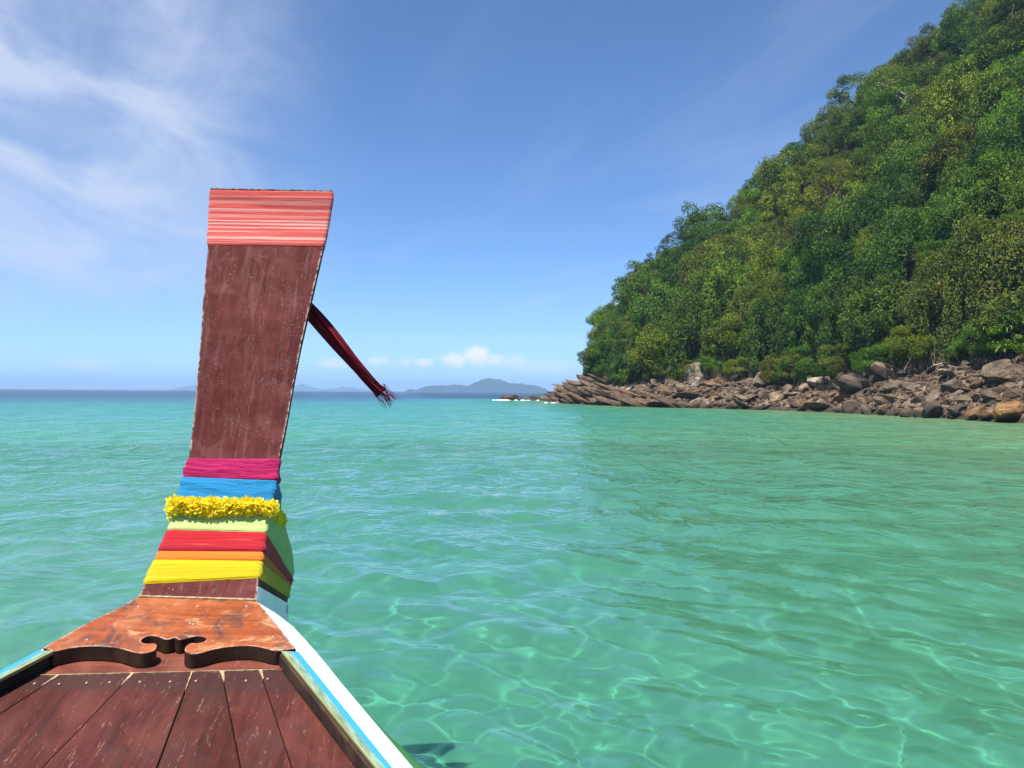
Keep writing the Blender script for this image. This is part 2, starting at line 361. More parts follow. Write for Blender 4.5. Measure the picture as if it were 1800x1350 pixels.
# ------------------------------------------------------------------ the boat (its own frame: u forward, v starboard, w up; origin at the foot of the stem)
fF, fR, fU = Vector((-.12926, .98180, .13917)), Vector((.98849, .13871, -.06045)), Vector((.07866, -.12976, .98842))
BOAT_M = Matrix((fF, -fR, fU)).transposed().to_4x4(); BOAT_M.translation = (-.8565, 2.25, 1.0287)
def L(u, v, w): return (u, -v, w)
boat = empty('longtail_boat'); boat.matrix_world = BOAT_M
tag(boat, 'wooden longtail boat, dark red foredeck and tall upright prow', 'boat')
def part(name, me, parent=None):
    o = bpy.data.objects.new(name, me); COL.objects.link(o); o.parent = parent or boat
    return o
def bevel(o, w=.003, seg=2, ang=35):
    b = o.modifiers.new('bevel', 'BEVEL'); b.width = w; b.segments = seg; b.limit_method = 'ANGLE'; b.angle_limit = R(ang); b.harden_normals = False
    return o
def prism(pts, w0, w1, m, name='p'):
    """closed outline (u, v) extruded between heights w0 < w1"""
    n = len(pts)
    co = [L(u, v, w1) for u, v in pts] + [L(u, v, w0) for u, v in pts]
    bm = bmesh.new(); vs_ = [bm.verts.new(p) for p in co]
    bm.faces.new(vs_[:n]); bm.faces.new(vs_[n:][::-1])
    for i in range(n): bm.faces.new((vs_[i], vs_[n + i], vs_[n + (i + 1) % n], vs_[(i + 1) % n]))
    bmesh.ops.recalc_face_normals(bm, faces=bm.faces)
    me = bpy.data.meshes.new(name); bm.to_mesh(me); bm.free(); me.materials.append(m)
    return me
DW = -.037                                            # top of the deck planks
UB = -1.7                                             # aft end of the foredeck
def lin(p, q, k=1.0):
    s = (q[1] - p[1]) / (q[0] - p[0])
    def f(u):
        a = p[1] + s * (max(u, -.95) - p[0])
        return a + (s * .45 * (u + .95) if u < -.95 else 0)
    return f
seams = [lin((-.321, -.244), (-.457, -.298)), lin((-.378, -.213), (-.538, -.261)), lin((-.358, -.057), (-.731, -.104)), lin((-.347, .071), (-.73, .100)),
         lin((-.347, .139), (-.729, .255)), lin((-.343, .227), (-.728, .351)), lin((-.293, .256), (-.728, .475))]
def eline(v): return -.353 + .095 * v
nails = [[(-.415, -.246)], [(-.415, -.195), (-.408, -.140), (-.404, -.093)], [(-.399, -.030), (-.396, .035)], [(-.391, .090)], [(-.385, .200)], [(-.375, .247)]]
disc = None
def nail_at(u, v, w, parent, r=.0035):
    global disc
    if disc is None:
        a = np.linspace(0, 2 * math.pi, 11)[:-1]
        co = [(math.cos(x), math.sin(x), 0) for x in a] + [(math.cos(x) * .7, math.sin(x) * .7, .35) for x in a] + [(0, 0, .4)]
        fc = [(i, (i + 1) % 10, 10 + (i + 1) % 10, 10 + i) for i in range(10)] + [(10 + i, 10 + (i + 1) % 10, 20) for i in range(10)]
        disc = mesh('nail', co, fc, M_NAIL)
    o = part('nail', disc, parent); o.location = L(u, v, w + .0004); o.scale = (r, r * .8, r)
    return o
for i in range(6):
    us = [-.95, -1.3, UB]
    l, r_ = seams[i], seams[i + 1]
    ga = .0010
    u0l = eline(l(-.36)); u0r = eline(r_(-.36))
    pts = [(u0l - .002, l(u0l) + ga), (u0r - .002, r_(u0r) - ga)] + [(u, r_(u) - ga) for u in us] + [(u, l(u) + ga) for u in us[::-1]]
    pl = bevel(part('deck_plank', prism(pts, DW - .028, DW + random.uniform(-.0012, .0012), M_DECK)), .0022)
    for (u, v) in nails[i]: nail_at(u, v, DW + .0005, pl)
# header board across the front of the planks and the pale caulk in the seams
hb = [(eline(seams[0](-.36)) + .0005, seams[0](-.36)), (-.16, -.175), (-.16, .19), (eline(seams[6](-.33)) + .0005, seams[6](-.33))]
bevel(part('header_board', prism(hb, DW - .03, DW - .0006, M_HEAD)), .002)
def strip(p, q, a, b, w):
    p, q = np.array(p), np.array(q); d = (q - p) / np.linalg.norm(q - p); nn = np.array([-d[1], d[0]]); k = 9; le, ri = [], []
    for i in range(k):
        s = i / (k - 1); ww = (a * (1 - s) + b * s) * random.uniform(.6, 1.25) / 2; c_ = p + (q - p) * s
        le.append(tuple(c_ + nn * ww)); ri.append(tuple(c_ - nn * ww))
    return prism(le + ri[::-1], w - .02, w, M_CAULK)
part('caulk', strip((eline(-.25), -.25), (eline(.262), .262), .0034, .0026, DW + .0018))
for sm, a, ln in ((1, .007, .05), (2, .009, .055), (3, .005, .085), (4, .011, .05), (5, .010, .045)):
    u0 = eline(seams[sm](-.36)) - .001
    part('caulk', strip((u0, seams[sm](u0)), (u0 - ln, seams[sm](u0 - ln)), a, .0015, DW + .0021))
# carved breast plate
PL = [(-.0, -.155), (.0, .155), (-.1, .207), (-.29, .299), (-.305, .255), (-.289, .218), (-.281, .184), (-.290, .138), (-.307, .105), (-.324, .085), (-.331, .064), (-.318, .047),
      (-.300, .042), (-.284, .043), (-.274, .050), (-.272, .065), (-.264, .077), (-.249, .079), (-.237, .069), (-.235, .052), (-.244, .037), (-.254, .026), (-.256, .015), (-.246, .004), (-.256, -.006), (-.256, -.018),
      (-.246, -.032), (-.239, -.048), (-.243, -.061), (-.256, -.068), (-.271, -.066), (-.281, -.054), (-.279, -.040), (-.281, -.030), (-.297, -.023), (-.314, -.022), (-.327, -.030),
      (-.333, -.045), (-.330, -.063), (-.321, -.082), (-.309, -.106), (-.302, -.144), (-.304, -.179), (-.314, -.21), (-.333, -.241), (-.315, -.269), (-.233, -.243), (-.158, -.217), (-.092, -.187)]
PLS = []                                              # smooth the carved edge
for i in range(len(PL)):
    a, b, c_, d = [np.array(PL[(i + k) % len(PL)]) for k in (-1, 0, 1, 2)]
    PLS.append(tuple(b))
    if 4 <= i <= 43:
        for s in (.33, .67):
            PLS.append(tuple(.5 * ((2 * b) + (c_ - a) * s + (2 * a - 5 * b + 4 * c_ - d) * s * s + (3 * b - a - 3 * c_ + d) * s ** 3)))
me = prism(PLS, DW + .0012, 0.0, M_PLATE); me.materials.append(plain('painted_edge_shade', (.040, .020, .010), .55, .3, 30))
for pg in me.polygons: pg.material_index = 1 if abs(pg.normal.z) < .5 else 0  # upright faces coloured dark brown, painting in their shade
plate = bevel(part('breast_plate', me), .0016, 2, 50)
for u, v in ((-.068, -.135), (-.055, .012), (-.045, .137), (-.163, .020), (-.168, .028), (-.27, -.19), (-.23, .235)): nail_at(u, v, 0, plate, .0042)
edge = [(-.001, -.156), (-.001, .156), (.006, .156), (.006, -.156)]
part('caulk', strip((-.002, -.153), (-.002, .153), .009, .009, .004))
# coaming strips and painted gunwale caps
def bar(lines, us, m, name, uvs=None):
    """lines: functions u -> (v, w) of the cross-section corners, in order round the bar"""
    co, n = [], len(lines)
    for u in us: co += [L(u, *f(u)) for f in lines]
    fc = [(i * n + k, i * n + (k + 1) % n, (i + 1) * n + (k + 1) % n, (i + 1) * n + k) for i in range(len(us) - 1) for k in range(n)]
    fc += [tuple(range(n))[::-1], tuple((len(us) - 1) * n + k for k in range(n))]
    me = mesh(name, co, fc, m)
    bm = bmesh.new(); bm.from_mesh(me); bmesh.ops.recalc_face_normals(bm, faces=bm.faces); bm.to_mesh(me); bm.free()
    if uvs:
        ul = me.uv_layers.new(name='UVMap')
        for lp in me.loops: ul.data[lp.index].uv = (us[lp.vertex_index // n] * 4, uvs[lp.vertex_index % n])
    return me
gi_r, go_r = lin((-.322, .274), (-.783, .509)), lin((-.29, .300), (-.782, .541))
gi_l, go_l = lin((-.342, -.243), (-.468, -.293)), lin((-.318, -.271), (-.428, -.311))
for side_, gi, go, sm, u0 in ((1, gi_r, go_r, seams[6], -.305), (-1, gi_l, go_l, seams[0], -.330)):
    us = [u0, -.5, -.75, -.95, -1.3, -1.7, -2.3, -3.0]
    bevel(part('coaming', bar([lambda u: (sm(u) + side_ * .0008, DW - .02), lambda u: (sm(u) + side_ * .002, -.0105), lambda u: (gi(u) + side_ * .012, -.0095), lambda u: (gi(u) + side_ * .012, DW - .02)],
                              [x + .012 for x in us], M_DARK, 'coaming')), .003)
    bevel(part('gunwale_cap', bar([lambda u: (gi(u), .001), lambda u: (go(u), .0), lambda u: (go(u) + side_ * .001, -.0085), lambda u: (gi(u) + side_ * .001, -.0085)], us, M_GUN, 'gunwale', (0, 1, 1, 0))), .002, 2)

# hull sides: white sheer strake, green planking below
def world_w(u, v, z): return (z - BOAT_M.translation.z - u * fF.z - v * fR.z) / fU.z
def top(u, s):
    if u > 0: return .152 - .018 * u, -.467 * u - .002
    if u > -.29:
        e = [(-.29, .2985 if s > 0 else .262), (-.1, .2065 if s > 0 else .189), (.0, .1535)]
        return float(np.interp(u, [a for a, b in e], [b for a, b in e])), -.003
    return abs((go_r if s > 0 else go_l)(u)) - .001, -.006
def section(u, s):
    v0, w0 = top(u, s)
    off = float(np.interp(u, [-3, 0, .1, .2, .3, .4, .5, .93], [.108, .108, .104, .088, .064, .044, .031, .012]))
    p = [(v0, w0), (v0 + off * .5, w0 - .034), (v0 + off, w0 - .074)]
    k = float(np.interp(u, [-.55, -.30, -.15, .2, .9], [.155, .09, -.005, -.03, -.02]))
    p2 = (p[2][0] + k, w0 - .22); p += [((p[2][0] * .5 + p2[0] * .5) + (.015 if u < -.2 else 0), w0 - .15), p2]
    wk = world_w(u, 0, -.28)
    h = min(1, max(.05, (.95 - u) / 1.1))
    v3 = p2[0] * .82 * h ** .35
    p += [(max(v3, .02), w0 - .22 + (wk - (w0 - .22)) * .55), (max(v3 * .5, .012), wk + .06), (0.0, wk)]
    return p
UST = [.93, .85, .75, .62, .48, .37, .28, .19, .1, .02, -.06, -.14, -.22, -.31, -.4, -.5, -.62, -.75, -.9, -1.1, -1.35, -1.7, -2.2, -2.7, -3.2]
for s in (1, -1):
    S = [[L(u, s * v, w) for v, w in section(u, s)] for u in UST]
    for nm, ks, mm in (('sheer_strake', (0, 1, 2), M_WHITE), ('hull_planking', (2, 3, 4, 5, 6, 7), M_GREEN)):
        co = [S[i][k] for i in range(len(UST)) for k in ks]
        fc = grid_faces(len(UST), len(ks))
        if s > 0: fc = fc[:, ::-1]
        o = part(nm, mesh(nm, co, fc, mm, True))
# cutwater closing the bow below the cloths, and the end board of the foredeck
cw = [(.93, -.436), (.99, -.40), (.97, -.55), (.86, -.85), (.55, world_w(.55, 0, -.28))]
co = []
for u, w in cw: co += [L(u - .06, .135 if w > -.6 else .03, w), L(u - .03, .03, w), L(u - .03, -.03, w), L(u - .06, -.135 if w > -.6 else -.03, w)]
part('cutwater', mesh('cutwater', co, grid_faces(len(cw), 4), M_WHITE, False))
va, vb = seams[0](UB), seams[6](UB)
bevel(part('end_board', prism([(UB - .001, va), (UB - .001, vb), (UB - .03, vb), (UB - .03, va)], DW - .35, DW - .002, M_DARK)))
bevel(part('floor_board', prism([(UB - .04, -.5), (UB - .04, .5), (-3.1, .6), (-3.1, -.6)], -.55, -.52, M_DARK)))

# stem post: broad plank that sweeps up and forward
PROF = np.array([(0.0, 0.0), (0.042, 0.023), (0.089, 0.048), (0.138, 0.074), (0.187, 0.102), (0.235, 0.132), (0.281, 0.165), (0.323, 0.199), (0.362, 0.235), (0.398, 0.273), (0.43, 0.312), (0.459, 0.354), (0.486, 0.396),
                 (0.51, 0.44), (0.534, 0.485), (0.557, 0.532), (0.58, 0.578), (0.605, 0.626), (0.63, 0.674), (0.658, 0.723), (0.687, 0.772), (0.717, 0.821), (0.75, 0.871), (0.782, 0.921), (0.815, 0.972), (0.845, 1.024), (0.871, 1.077), (0.891, 1.132), (0.901, 1.188), (0.911, 1.244)])
HWI = np.array([0, 1.3, 2, 3.4, 4.6, 5.7, 6.7, 8, 9.6, 11.8, 13.8, 15.7, 17.7, 19.6, 21.5, 22.9, 24.3, 26.3, 28.0])
HWV = np.array([.155, .149, .146, .140, .136, .135, .137, .138, .138, .1455, .1515, .157, .1645, .1745, .184, .191, .1985, .2085, .2165])
BKI = np.array([0, 1.2, 2.64, 3.2, 4.6, 5.0, 5.3, 5.6, 6.7, 8.2, 9.6])
BKP = np.array([(.90, -.42), (.93, -.385), (.985, -.345), (.995, -.34), (1.02, -.325), (1.045, -.30), (.90, -.16), (.72, -.03), (.56, .09), (.475, .205), (.463, .258)])
def face(i): return np.array([np.interp(i, np.arange(30), PROF[:, k]) for k in (0, 1)])
def back(i):
    if i <= 9.6: return np.array([np.interp(i, BKI, BKP[:, k]) for k in (0, 1)])
    d = face(min(i + .6, 29)) - face(i - .6); d /= np.hypot(*d)
    return face(i) + np.array([d[1], -d[0]]) * .06
def corners(i, tilt=0.0):
    """the four corners round the stem at row i: front left, front right, back right, back left (u, v, w)"""
    il, ir = i - tilt, i + tilt
    hl, hr = np.interp(il, HWI, HWV), np.interp(ir, HWI, HWV)
    hb_ = .131 if i < 5 else np.interp(i, [5, 9.6, 12], [.131, hl - .006, hl - .004])
    fl, fr_, bl, br_ = face(il), face(ir), back(il), back(ir)
    if i > 9.6: hb_ = hl - .004
    return np.array([(fl[0], -hl, fl[1]), (fr_[0], hr, fr_[1]), (br_[0], hb_, br_[1]), (bl[0], -hb_, bl[1])])
ri = np.concatenate([np.arange(-.35, 9.6, .35), np.arange(9.6, 27.9, .7), [28.10]])
co = []
for i in ri:
    cn = corners(max(i, 0), .31 if i > 28 else 0)
    if i < 0: cn[:, 2] -= .012; cn[:, 0] -= .012
    co += [L(*p) for p in cn]
fc = [tuple(x) for x in grid_faces(len(ri), 4, True)] + [(3, 2, 1, 0), tuple(4 * (len(ri) - 1) + k for k in range(4))]
me = mesh('stem_post', co, fc, M_STEM); me.materials.append(M_WHITE)
for k in range(4 * 4):
    if k % 4 in (1, 3): me.polygons[k].material_index = 1
bm = bmesh.new(); bm.from_mesh(me); bmesh.ops.recalc_face_normals(bm, faces=bm.faces); bm.to_mesh(me); bm.free()
stem = bevel(part('stem_post', me), .004, 2, 40)

# cloths wound round the stem: each is a thing of its own
def band(name, i0, i1, m, label, tilt0=.12, tilt1=.12, off=.006, folds=6, amp=.0035, M=26, seed=0, shift=0.0):
    g = np.random.default_rng(seed)
    NF, NS, NB = 56, 26, 12
    def ring(i, tl):
        cn = corners(max(i, .05), tl); pts = []; sd = []
        for k, n_ in ((0, NF), (1, NS), (2, NB), (3, NS)):
            for j in range(n_):
                s = j / n_; pts.append(cn[k] * (1 - s) + cn[(k + 1) % 4] * s); sd.append(k)
        return np.array(pts)
    A = np.linspace(0, 1, M)
    G = np.array([ring(i0 + (i1 - i0) * a, tilt0 + (tilt1 - tilt0) * a) for a in A])          # M x N x 3
    N = G.shape[1]
    ds = np.linalg.norm(np.roll(G, -1, 1) - G, axis=2).mean(0); s_ = np.concatenate([[0], np.cumsum(ds)[:-1]]); tot = ds.sum()
    du = np.roll(G, -1, 1) - np.roll(G, 1, 1); da = np.gradient(G, axis=0)
    nn = np.cross(du, da); nn /= np.maximum(np.linalg.norm(nn, axis=2, keepdims=True), 1e-9)
    ctr = G.mean((0, 1))
    if ((G - ctr) * nn).sum(2).mean() < 0: nn = -nn
    nn = (np.roll(nn, 1, 1) + nn * 2 + np.roll(nn, -1, 1)); nn /= np.maximum(np.linalg.norm(nn, axis=2, keepdims=True), 1e-9)
    ang = s_ / tot * 2 * math.pi
    H = np.zeros((M, N))
    AA, GG = np.meshgrid(A, ang, indexing='ij'); cx, cy = np.cos(GG), np.sin(GG)
    wp = .9 * fnoise(cx * 2.2 + seed, cy * 2.2, seed + 50, 2, 1.2)
    n1 = fnoise(cx * 1.6 + wp * .3, AA * folds * 1.5 + wp + cy * 1.1, seed + 60, 2, 1.6)
    n2 = fnoise(cx * 2.6, AA * folds * 3.2 + 1.5 * wp + cy * 1.7, seed + 70, 2, 1.8)
    H = .5 + .55 * n1 + .45 * (1 - np.clip(np.abs(n2) * 3, 0, 1)) * (.5 + .5 * n1)
    fade = np.clip(np.minimum(A, 1 - A) * 9, 0, 1) ** .5
    G = G + nn * (off * (.25 + .75 * fade)[:, None] + amp * H * fade[:, None])[:, :, None]
    me = mesh(name, [L(*p) for p in G.reshape(-1, 3)], grid_faces(M, N, True)[:, ::-1] if True else None, m, True)
    ul = me.uv_layers.new(name='UVMap'); vi = np.zeros(len(me.loops), np.int32); me.loops.foreach_get('vertex_index', vi)
    uv = np.stack([(s_ / tot)[vi % N] * 3, A[vi // N]], -1); ul.data.foreach_set('uv', uv.astype(np.float32).ravel())
    bm = bmesh.new(); bm.from_mesh(me); bmesh.ops.recalc_face_normals(bm, faces=bm.faces); bm.to_mesh(me); bm.free()
    o = link(name, me, None, BOAT_M)
    return tag(o, label, 'cloth', 'coloured cloths wound round the prow')
C_YEL = cloth('yellow_cloth', (0.568, 0.430, 0.005), [((0.447, 0.310, 0.005), .60, 14)])
C_ORA = cloth('orange_cloth', (.74, .200, .020), [((0.533, 0.086, 0.017), .60, 8)])
C_RED = cloth('red_cloth', (0.447, 0.012, 0.022), [((0.671, 0.189, 0.086), .60, 5), ((0.310, 0.012, 0.034), .58, 6)])
C_LIM = cloth('lime_cloth', (.46, .62, .20), [((0.473, 0.585, 0.241), .56, 5), ((0.275, 0.533, 0.086), .62, 7)])
C_BLU = cloth('blue_cloth', (0.014, 0.198, 0.413), [((0.013, 0.189, 0.430), .6, 9)])
C_MAG = cloth('magenta_cloth', (0.396, 0.010, 0.090), [((0.396, 0.010, 0.086), .6, 9)])
C_COR = cloth('coral_cloth', (0.602, 0.082, 0.073), [((0.636, 0.206, 0.172), .50, 12), ((0.654, 0.361, 0.318), .58, 19), ((0.292, 0.138, 0.172), .67, 26)], .10, crease=.18)
band('yellow_sash', 1.22, 2.66, C_YEL, 'yellow cloth wound lowest round the foot of the prow', .33, .08, .004, 4, .005, seed=1)
band('orange_sash', 2.62, 3.26, C_ORA, 'narrow orange cloth wound just above the yellow one', .09, .12, .003, 2, .004, 16, seed=2)
band('red_sash', 3.2, 4.62, C_RED, 'red cloth with orange streaks wound between the orange and lime cloths', .11, .06, .006, 4, .005, seed=3)
band('lime_sash', 4.56, 6.0, C_LIM, 'pale lime green cloth wound under the yellow flower garland', .06, .1, .006, 3, .004, seed=4)
band('blue_sash', 6.3, 8.22, C_BLU, 'bright blue cloth wound above the yellow flower garland', .14, .03, .005, 5, .006, 40, seed=5)
band('magenta_sash', 8.16, 9.62, C_MAG, 'magenta pink cloth wound above the blue one', .03, .16, .005, 5, .006, 40, seed=6)
band('coral_wrap', 24.28, 27.98, C_COR, 'striped coral pink threads wound round the top of the prow', .30, .33, .005, 12, .0012, 90, seed=7)

# marigold garland
def flower_mesh(seed, m):
    g = np.random.default_rng(seed); co, fc, tn = [], [], []
    for k in range(150):
        d = g.normal(size=3); d /= np.linalg.norm(d)
        a = np.cross(d, g.normal(size=3)); a /= np.linalg.norm(a); b = np.cross(d, a)
        r0, r1 = .35, g.uniform(.85, 1.12); w0, w1 = .05, g.uniform(.10, .19); curl = g.uniform(-.25, .3)
        base = len(co); tone = g.random()
        for r, w in ((r0, w0), ((r0 + r1) / 2, w1), (r1, w1 * .9)):
            q = d * r + b * curl * (r - r0) ** 2
            co += [q - a * w, q + a * w]; tn += [tone * .6 + .4 * r / r1] * 2
        co.append(d * (r1 + .06) + b * curl * (r1 - r0) ** 2); tn.append(1.0)
        fc += [(base, base + 1, base + 3, base + 2), (base + 2, base + 3, base + 5, base + 4), (base + 4, base + 5, base + 6)]
    me = mesh('flower', co, fc, m, True); attr(me, 'tone', tn)
    return me
m, t = newmat('marigold')
tn = nd(t, 'Attribute', attribute_name='tone').outputs['Fac']
col = mixc(t, tn, (.90, .70, .012), (.95, .86, .08))
b = principled(t, col, .7, spec=.2)
out(t, nd(t, 'MixShader', {0: .45, 1: b, 2: nd(t, 'BsdfTranslucent', {'Color': col})}))
FLW = [flower_mesh(40 + k, m) for k in range(5)]
gar = empty('flower_garland'); gar.matrix_world = BOAT_M
tag(gar, 'garland of yellow artificial flowers tied round the prow between blue and lime cloths', 'garland')
cn = corners(6.05, .10); off = .016
path = []
seq = [cn[0] + (-.010, -.002, .010), cn[1] + (-.010, .000, .010), cn[1] * .74 + cn[2] * .26 + (0, -.006, .0), cn[2] * .9 + cn[1] * .1 + (.01, -.015, -.01), cn[3] * .9 + cn[0] * .1 + (.01, .015, -.01), cn[0] * .62 + cn[3] * .38 + (0, -.018, -.01)]
for k in range(6):
    p, q = seq[k], seq[(k + 1) % 6]; n_ = max(2, int(np.linalg.norm(q - p) / .027))
    for j in range(n_): path.append(p + (q - p) * j / n_)
for k, p in enumerate(path):
    o = bpy.data.objects.new('flower', FLW[k % 5]); COL.objects.link(o); o.parent = gar
    r = random.uniform(.027, .034)
    o.location = Vector(L(*(p + np.array([-.010, 0, .006]) + RNG.normal(size=3) * .003))); o.scale = (r, r, r)
    o.rotation_euler = tuple(RNG.random(3) * 6.28)

# dark red tassel streaming out behind the prow
m, t = newmat('tassel_cloth')
u_ = nd(t, 'UVMap').outputs[0]
st = noise(t, vscale(t, u_, (.6, 9, 1)), 1.0, 3, .5)
col = mixc(t, rng_(t, st, .45, .58), (.070, .004, .009), (.26, .010, .026))
col = mixc(t, rng_(t, noise(t, vscale(t, vm(t, 'ADD', u_, (4, 7, 0)), (.5, 7, 1)), 1.0, 2), .64, .68), col, (.025, .028, .045))
out(t, principled(t, col, .8, noise(t, vscale(t, u_, (4, 120, 1)), 1.0, 3), .4, .002, .2))
M_TAS = m
tas = empty('tassel'); tas.matrix_world = BOAT_M
tag(tas, 'dark red cloth tassel with frayed end hanging out beside the prow', 'tassel')
def cast(px, py, Y):
    a, b = (px - 900) / FPX, (675 - py) / FPX
    d = _F + _r * a + _u * b; q = d * (Y / d.y) + CAM - BOAT_M.translation
    return np.array([q.dot(fF), q.dot(fR), q.dot(fU)])
TP = np.array([(.885, .01, .965), (.83, .06, .87)] + [cast(*p) for p in ((546, 547, 2.96), (574, 579, 2.98), (600, 611, 3.0), (626, 642, 3.03), (650, 668, 3.05), (672, 690, 3.06))])
def catmull(P_, n):
    o = []
    for i in range(len(P_) - 1):
        a, b, c_, d = P_[max(i - 1, 0)], P_[i], P_[i + 1], P_[min(i + 2, len(P_) - 1)]
        for s in np.arange(n) / n: o.append(.5 * ((2 * b) + (c_ - a) * s + (2 * a - 5 * b + 4 * c_ - d) * s * s + (3 * b - a - 3 * c_ + d) * s ** 3))
    return np.array(o + [P_[-1]])
TC = catmull(TP, 8); nT = len(TC)
tan = np.gradient(TC, axis=0); tan /= np.linalg.norm(tan, axis=1, keepdims=True)
vdir = np.array([-.97, .22, .0]); sid = np.cross(tan, vdir); sid /= np.linalg.norm(sid, axis=1, keepdims=True); dep = np.cross(sid, tan)
def ribbon(name, ang0, tw, wid, off, a=0, b=None, taper=1.0, thick=.0015):
    b = b or nT; co = []
    for i in range(a, b):
        s = (i - a) / max(1, b - a - 1); an = ang0 + tw * s
        e = sid[i] * math.cos(an) + dep[i] * math.sin(an); f_ = -sid[i] * math.sin(an) + dep[i] * math.cos(an)
        w_ = wid * (1 + (taper - 1) * s) * (.85 + .15 * math.sin(9 * s + ang0)); c_ = TC[i] + sid[i] * off[0] * (1 + .4 * math.sin(5 * s + off[1] * 90)) + dep[i] * off[1]
        for k in range(7):
            q = (k / 6 - .5) * 2
            co.append(c_ + e * w_ * q + f_ * .004 * math.cos(q * 5 + 6 * s))
    me = mesh(name, [L(*p) for p in co], grid_faces(b - a, 7), M_TAS, True)
    ul = me.uv_layers.new(name='UVMap')
    for lp in me.loops: ul.data[lp.index].uv = (lp.vertex_index // 7 / 10 + ang0, (lp.vertex_index % 7) / 6 + ang0 * 3)
    o = part(name, me, tas); s_ = o.modifiers.new('s', 'SOLIDIFY'); s_.thickness = thick
for k in range(7): ribbon('ribbon', .5 * k - 1.2, .5 + .25 * (k % 3), .013 + .003 * (k % 3), ((k - 3) * .0050, (k % 3 - 1) * .008), taper=1.15)
end, et = TC[-1], tan[-1]
for k in range(30):                                     # frayed threads
    a0 = end + sid[-1] * random.uniform(-.026, .026) + dep[-1] * random.uniform(-.01, .01) - et * .02
    d = et * random.uniform(.03, .06) + sid[-1] * random.gauss(-.001, .006) + dep[-1] * random.gauss(0, .006) + np.array([0, .012, -.01])
    w_ = .0010; pts = []
    for s in np.linspace(0, 1, 5):
        q = a0 + d * s + np.array([0, 0, -.012]) * s * s + sid[-1] * .004 * math.sin(6 * s + k)
        pts += [q - sid[-1] * w_, q + sid[-1] * w_, q + dep[-1] * w_ * 1.6]
    me = mesh('thread', [L(*p) for p in pts], grid_faces(5, 3, True), M_TAS, True)
    ul = me.uv_layers.new(name='UVMap')
    for lp in me.loops: ul.data[lp.index].uv = (k * .7, k * .37)
    part('thread', me, tas)

# ------------------------------------------------------------------ headland ground
m, t = newmat('headland_ground')
pos = nd(t, 'NewGeometry').outputs['Position']; zc = nd(t, 'SeparateXYZ', {0: pos}).outputs[2]
soil = mixc(t, noise(t, pos, .5, 5, .6), (.030, .028, .014), (.075, .060, .032))
stone = mixc(t, rng_(t, noise(t, pos, 1.6, 6, .65), .35, .7), (.085, .062, .045), (.22, .17, .125))
col = mixc(t, rng_(t, ma(t, 'ADD', zc, ma(t, 'MULTIPLY', noise(t, pos, .4, 3), 2.0)), 4.2, 5.4), stone, soil)
col = mixc(t, rng_(t, zc, .55, .2), col, (.040, .033, .024))
out(t, principled(t, col, .9, noise(t, pos, 2.5, 6, .7), .8, .25, .2))
pxs = np.concatenate([np.linspace(930, 1900, 180), np.linspace(1910, 2500, 40)])
tts = np.concatenate([np.linspace(-1, 1, 26), np.linspace(1.04, 2, 30), np.linspace(2.1, 3, 8)])
PXG, TTG = np.meshgrid(pxs, tts)
gx, gy, gz = hill(PXG, TTG)
amp = np.where(TTG < 1.05, .28, 1.0) * np.clip(gy / 60, .6, 2) * np.clip((PXG - 930) / 90, .25, 1)
gz = gz + amp * fnoise(gx, gy, 21, 4, .35)
me = mesh('headland', np.stack([gx, gy, gz], -1).reshape(-1, 3), grid_faces(*gx.shape), m, True)
tag(link('headland_terrain', me), 'steep jungle covered headland running out to a rocky point', kind='structure')
def ground(px, tt):
    x, y, z = hill(px, tt)
    a = (.28 if tt < 1.05 else 1.0) * min(max(y / 60, .6), 2) * min(max((px - 930) / 90, .25), 1)
    return float(x), float(y), float(z + a * fnoise(x, y, 21, 4, .35))

# ------------------------------------------------------------------ rocks
def rock_material():
    m, t = newmat('shore_rock')
    oi = nd(t, 'ObjectInfo'); oc = oi.outputs['Color']
    pos = nd(t, 'NewGeometry').outputs['Position']; zc = nd(t, 'SeparateXYZ', {0: pos}).outputs[2]
    p = vm(t, 'ADD', pos, nd(t, 'CombineXYZ', {0: ma(t, 'MULTIPLY', oi.outputs['Random'], 50.0), 1: 0.0, 2: 0.0}).outputs[0])
    n1 = noise(t, p, 1.3, 6, .65, .3); n2 = noise(t, vscale(t, nd(t, 'TexCoord').outputs['Object'], (.9, .9, 8)), 1.2, 5, .66, .3)
    col = mixc(t, rng_(t, n1, .32, .72), mixc(t, 1.0, oc, (.48, .44, .41), 'MULTIPLY'), mixc(t, 1.0, oc, (1.3, 1.25, 1.22), 'MULTIPLY'))
    col = mixc(t, ma(t, 'MULTIPLY', rng_(t, n2, .56, .72), .6), col, mixc(t, 1.0, oc, (1.35, 1.2, 1.02), 'MULTIPLY'))
    col = mixc(t, ma(t, 'MULTIPLY', rng_(t, noise(t, vscale(t, p, (1, 1, 2.2)), 4.5, 5, .7, .6), .58, .66), .75), col, (.05, .04, .03))
    wet = rng_(t, ma(t, 'ADD', zc, ma(t, 'MULTIPLY', noise(t, pos, .9, 3), .5)), .85, .42)
    col = mixc(t, ma(t, 'MULTIPLY', wet, .8), col, (.045, .035, .022))
    h = ma(t, 'ADD', noise(t, p, 3.0, 7, .7, .2), ma(t, 'MULTIPLY', n2, 1.3))
    out(t, principled(t, col, ma(t, 'SUBTRACT', .85, ma(t, 'MULTIPLY', wet, .4)), h, 1.0, .32, .2))
    return m
M_ROCK = rock_material()
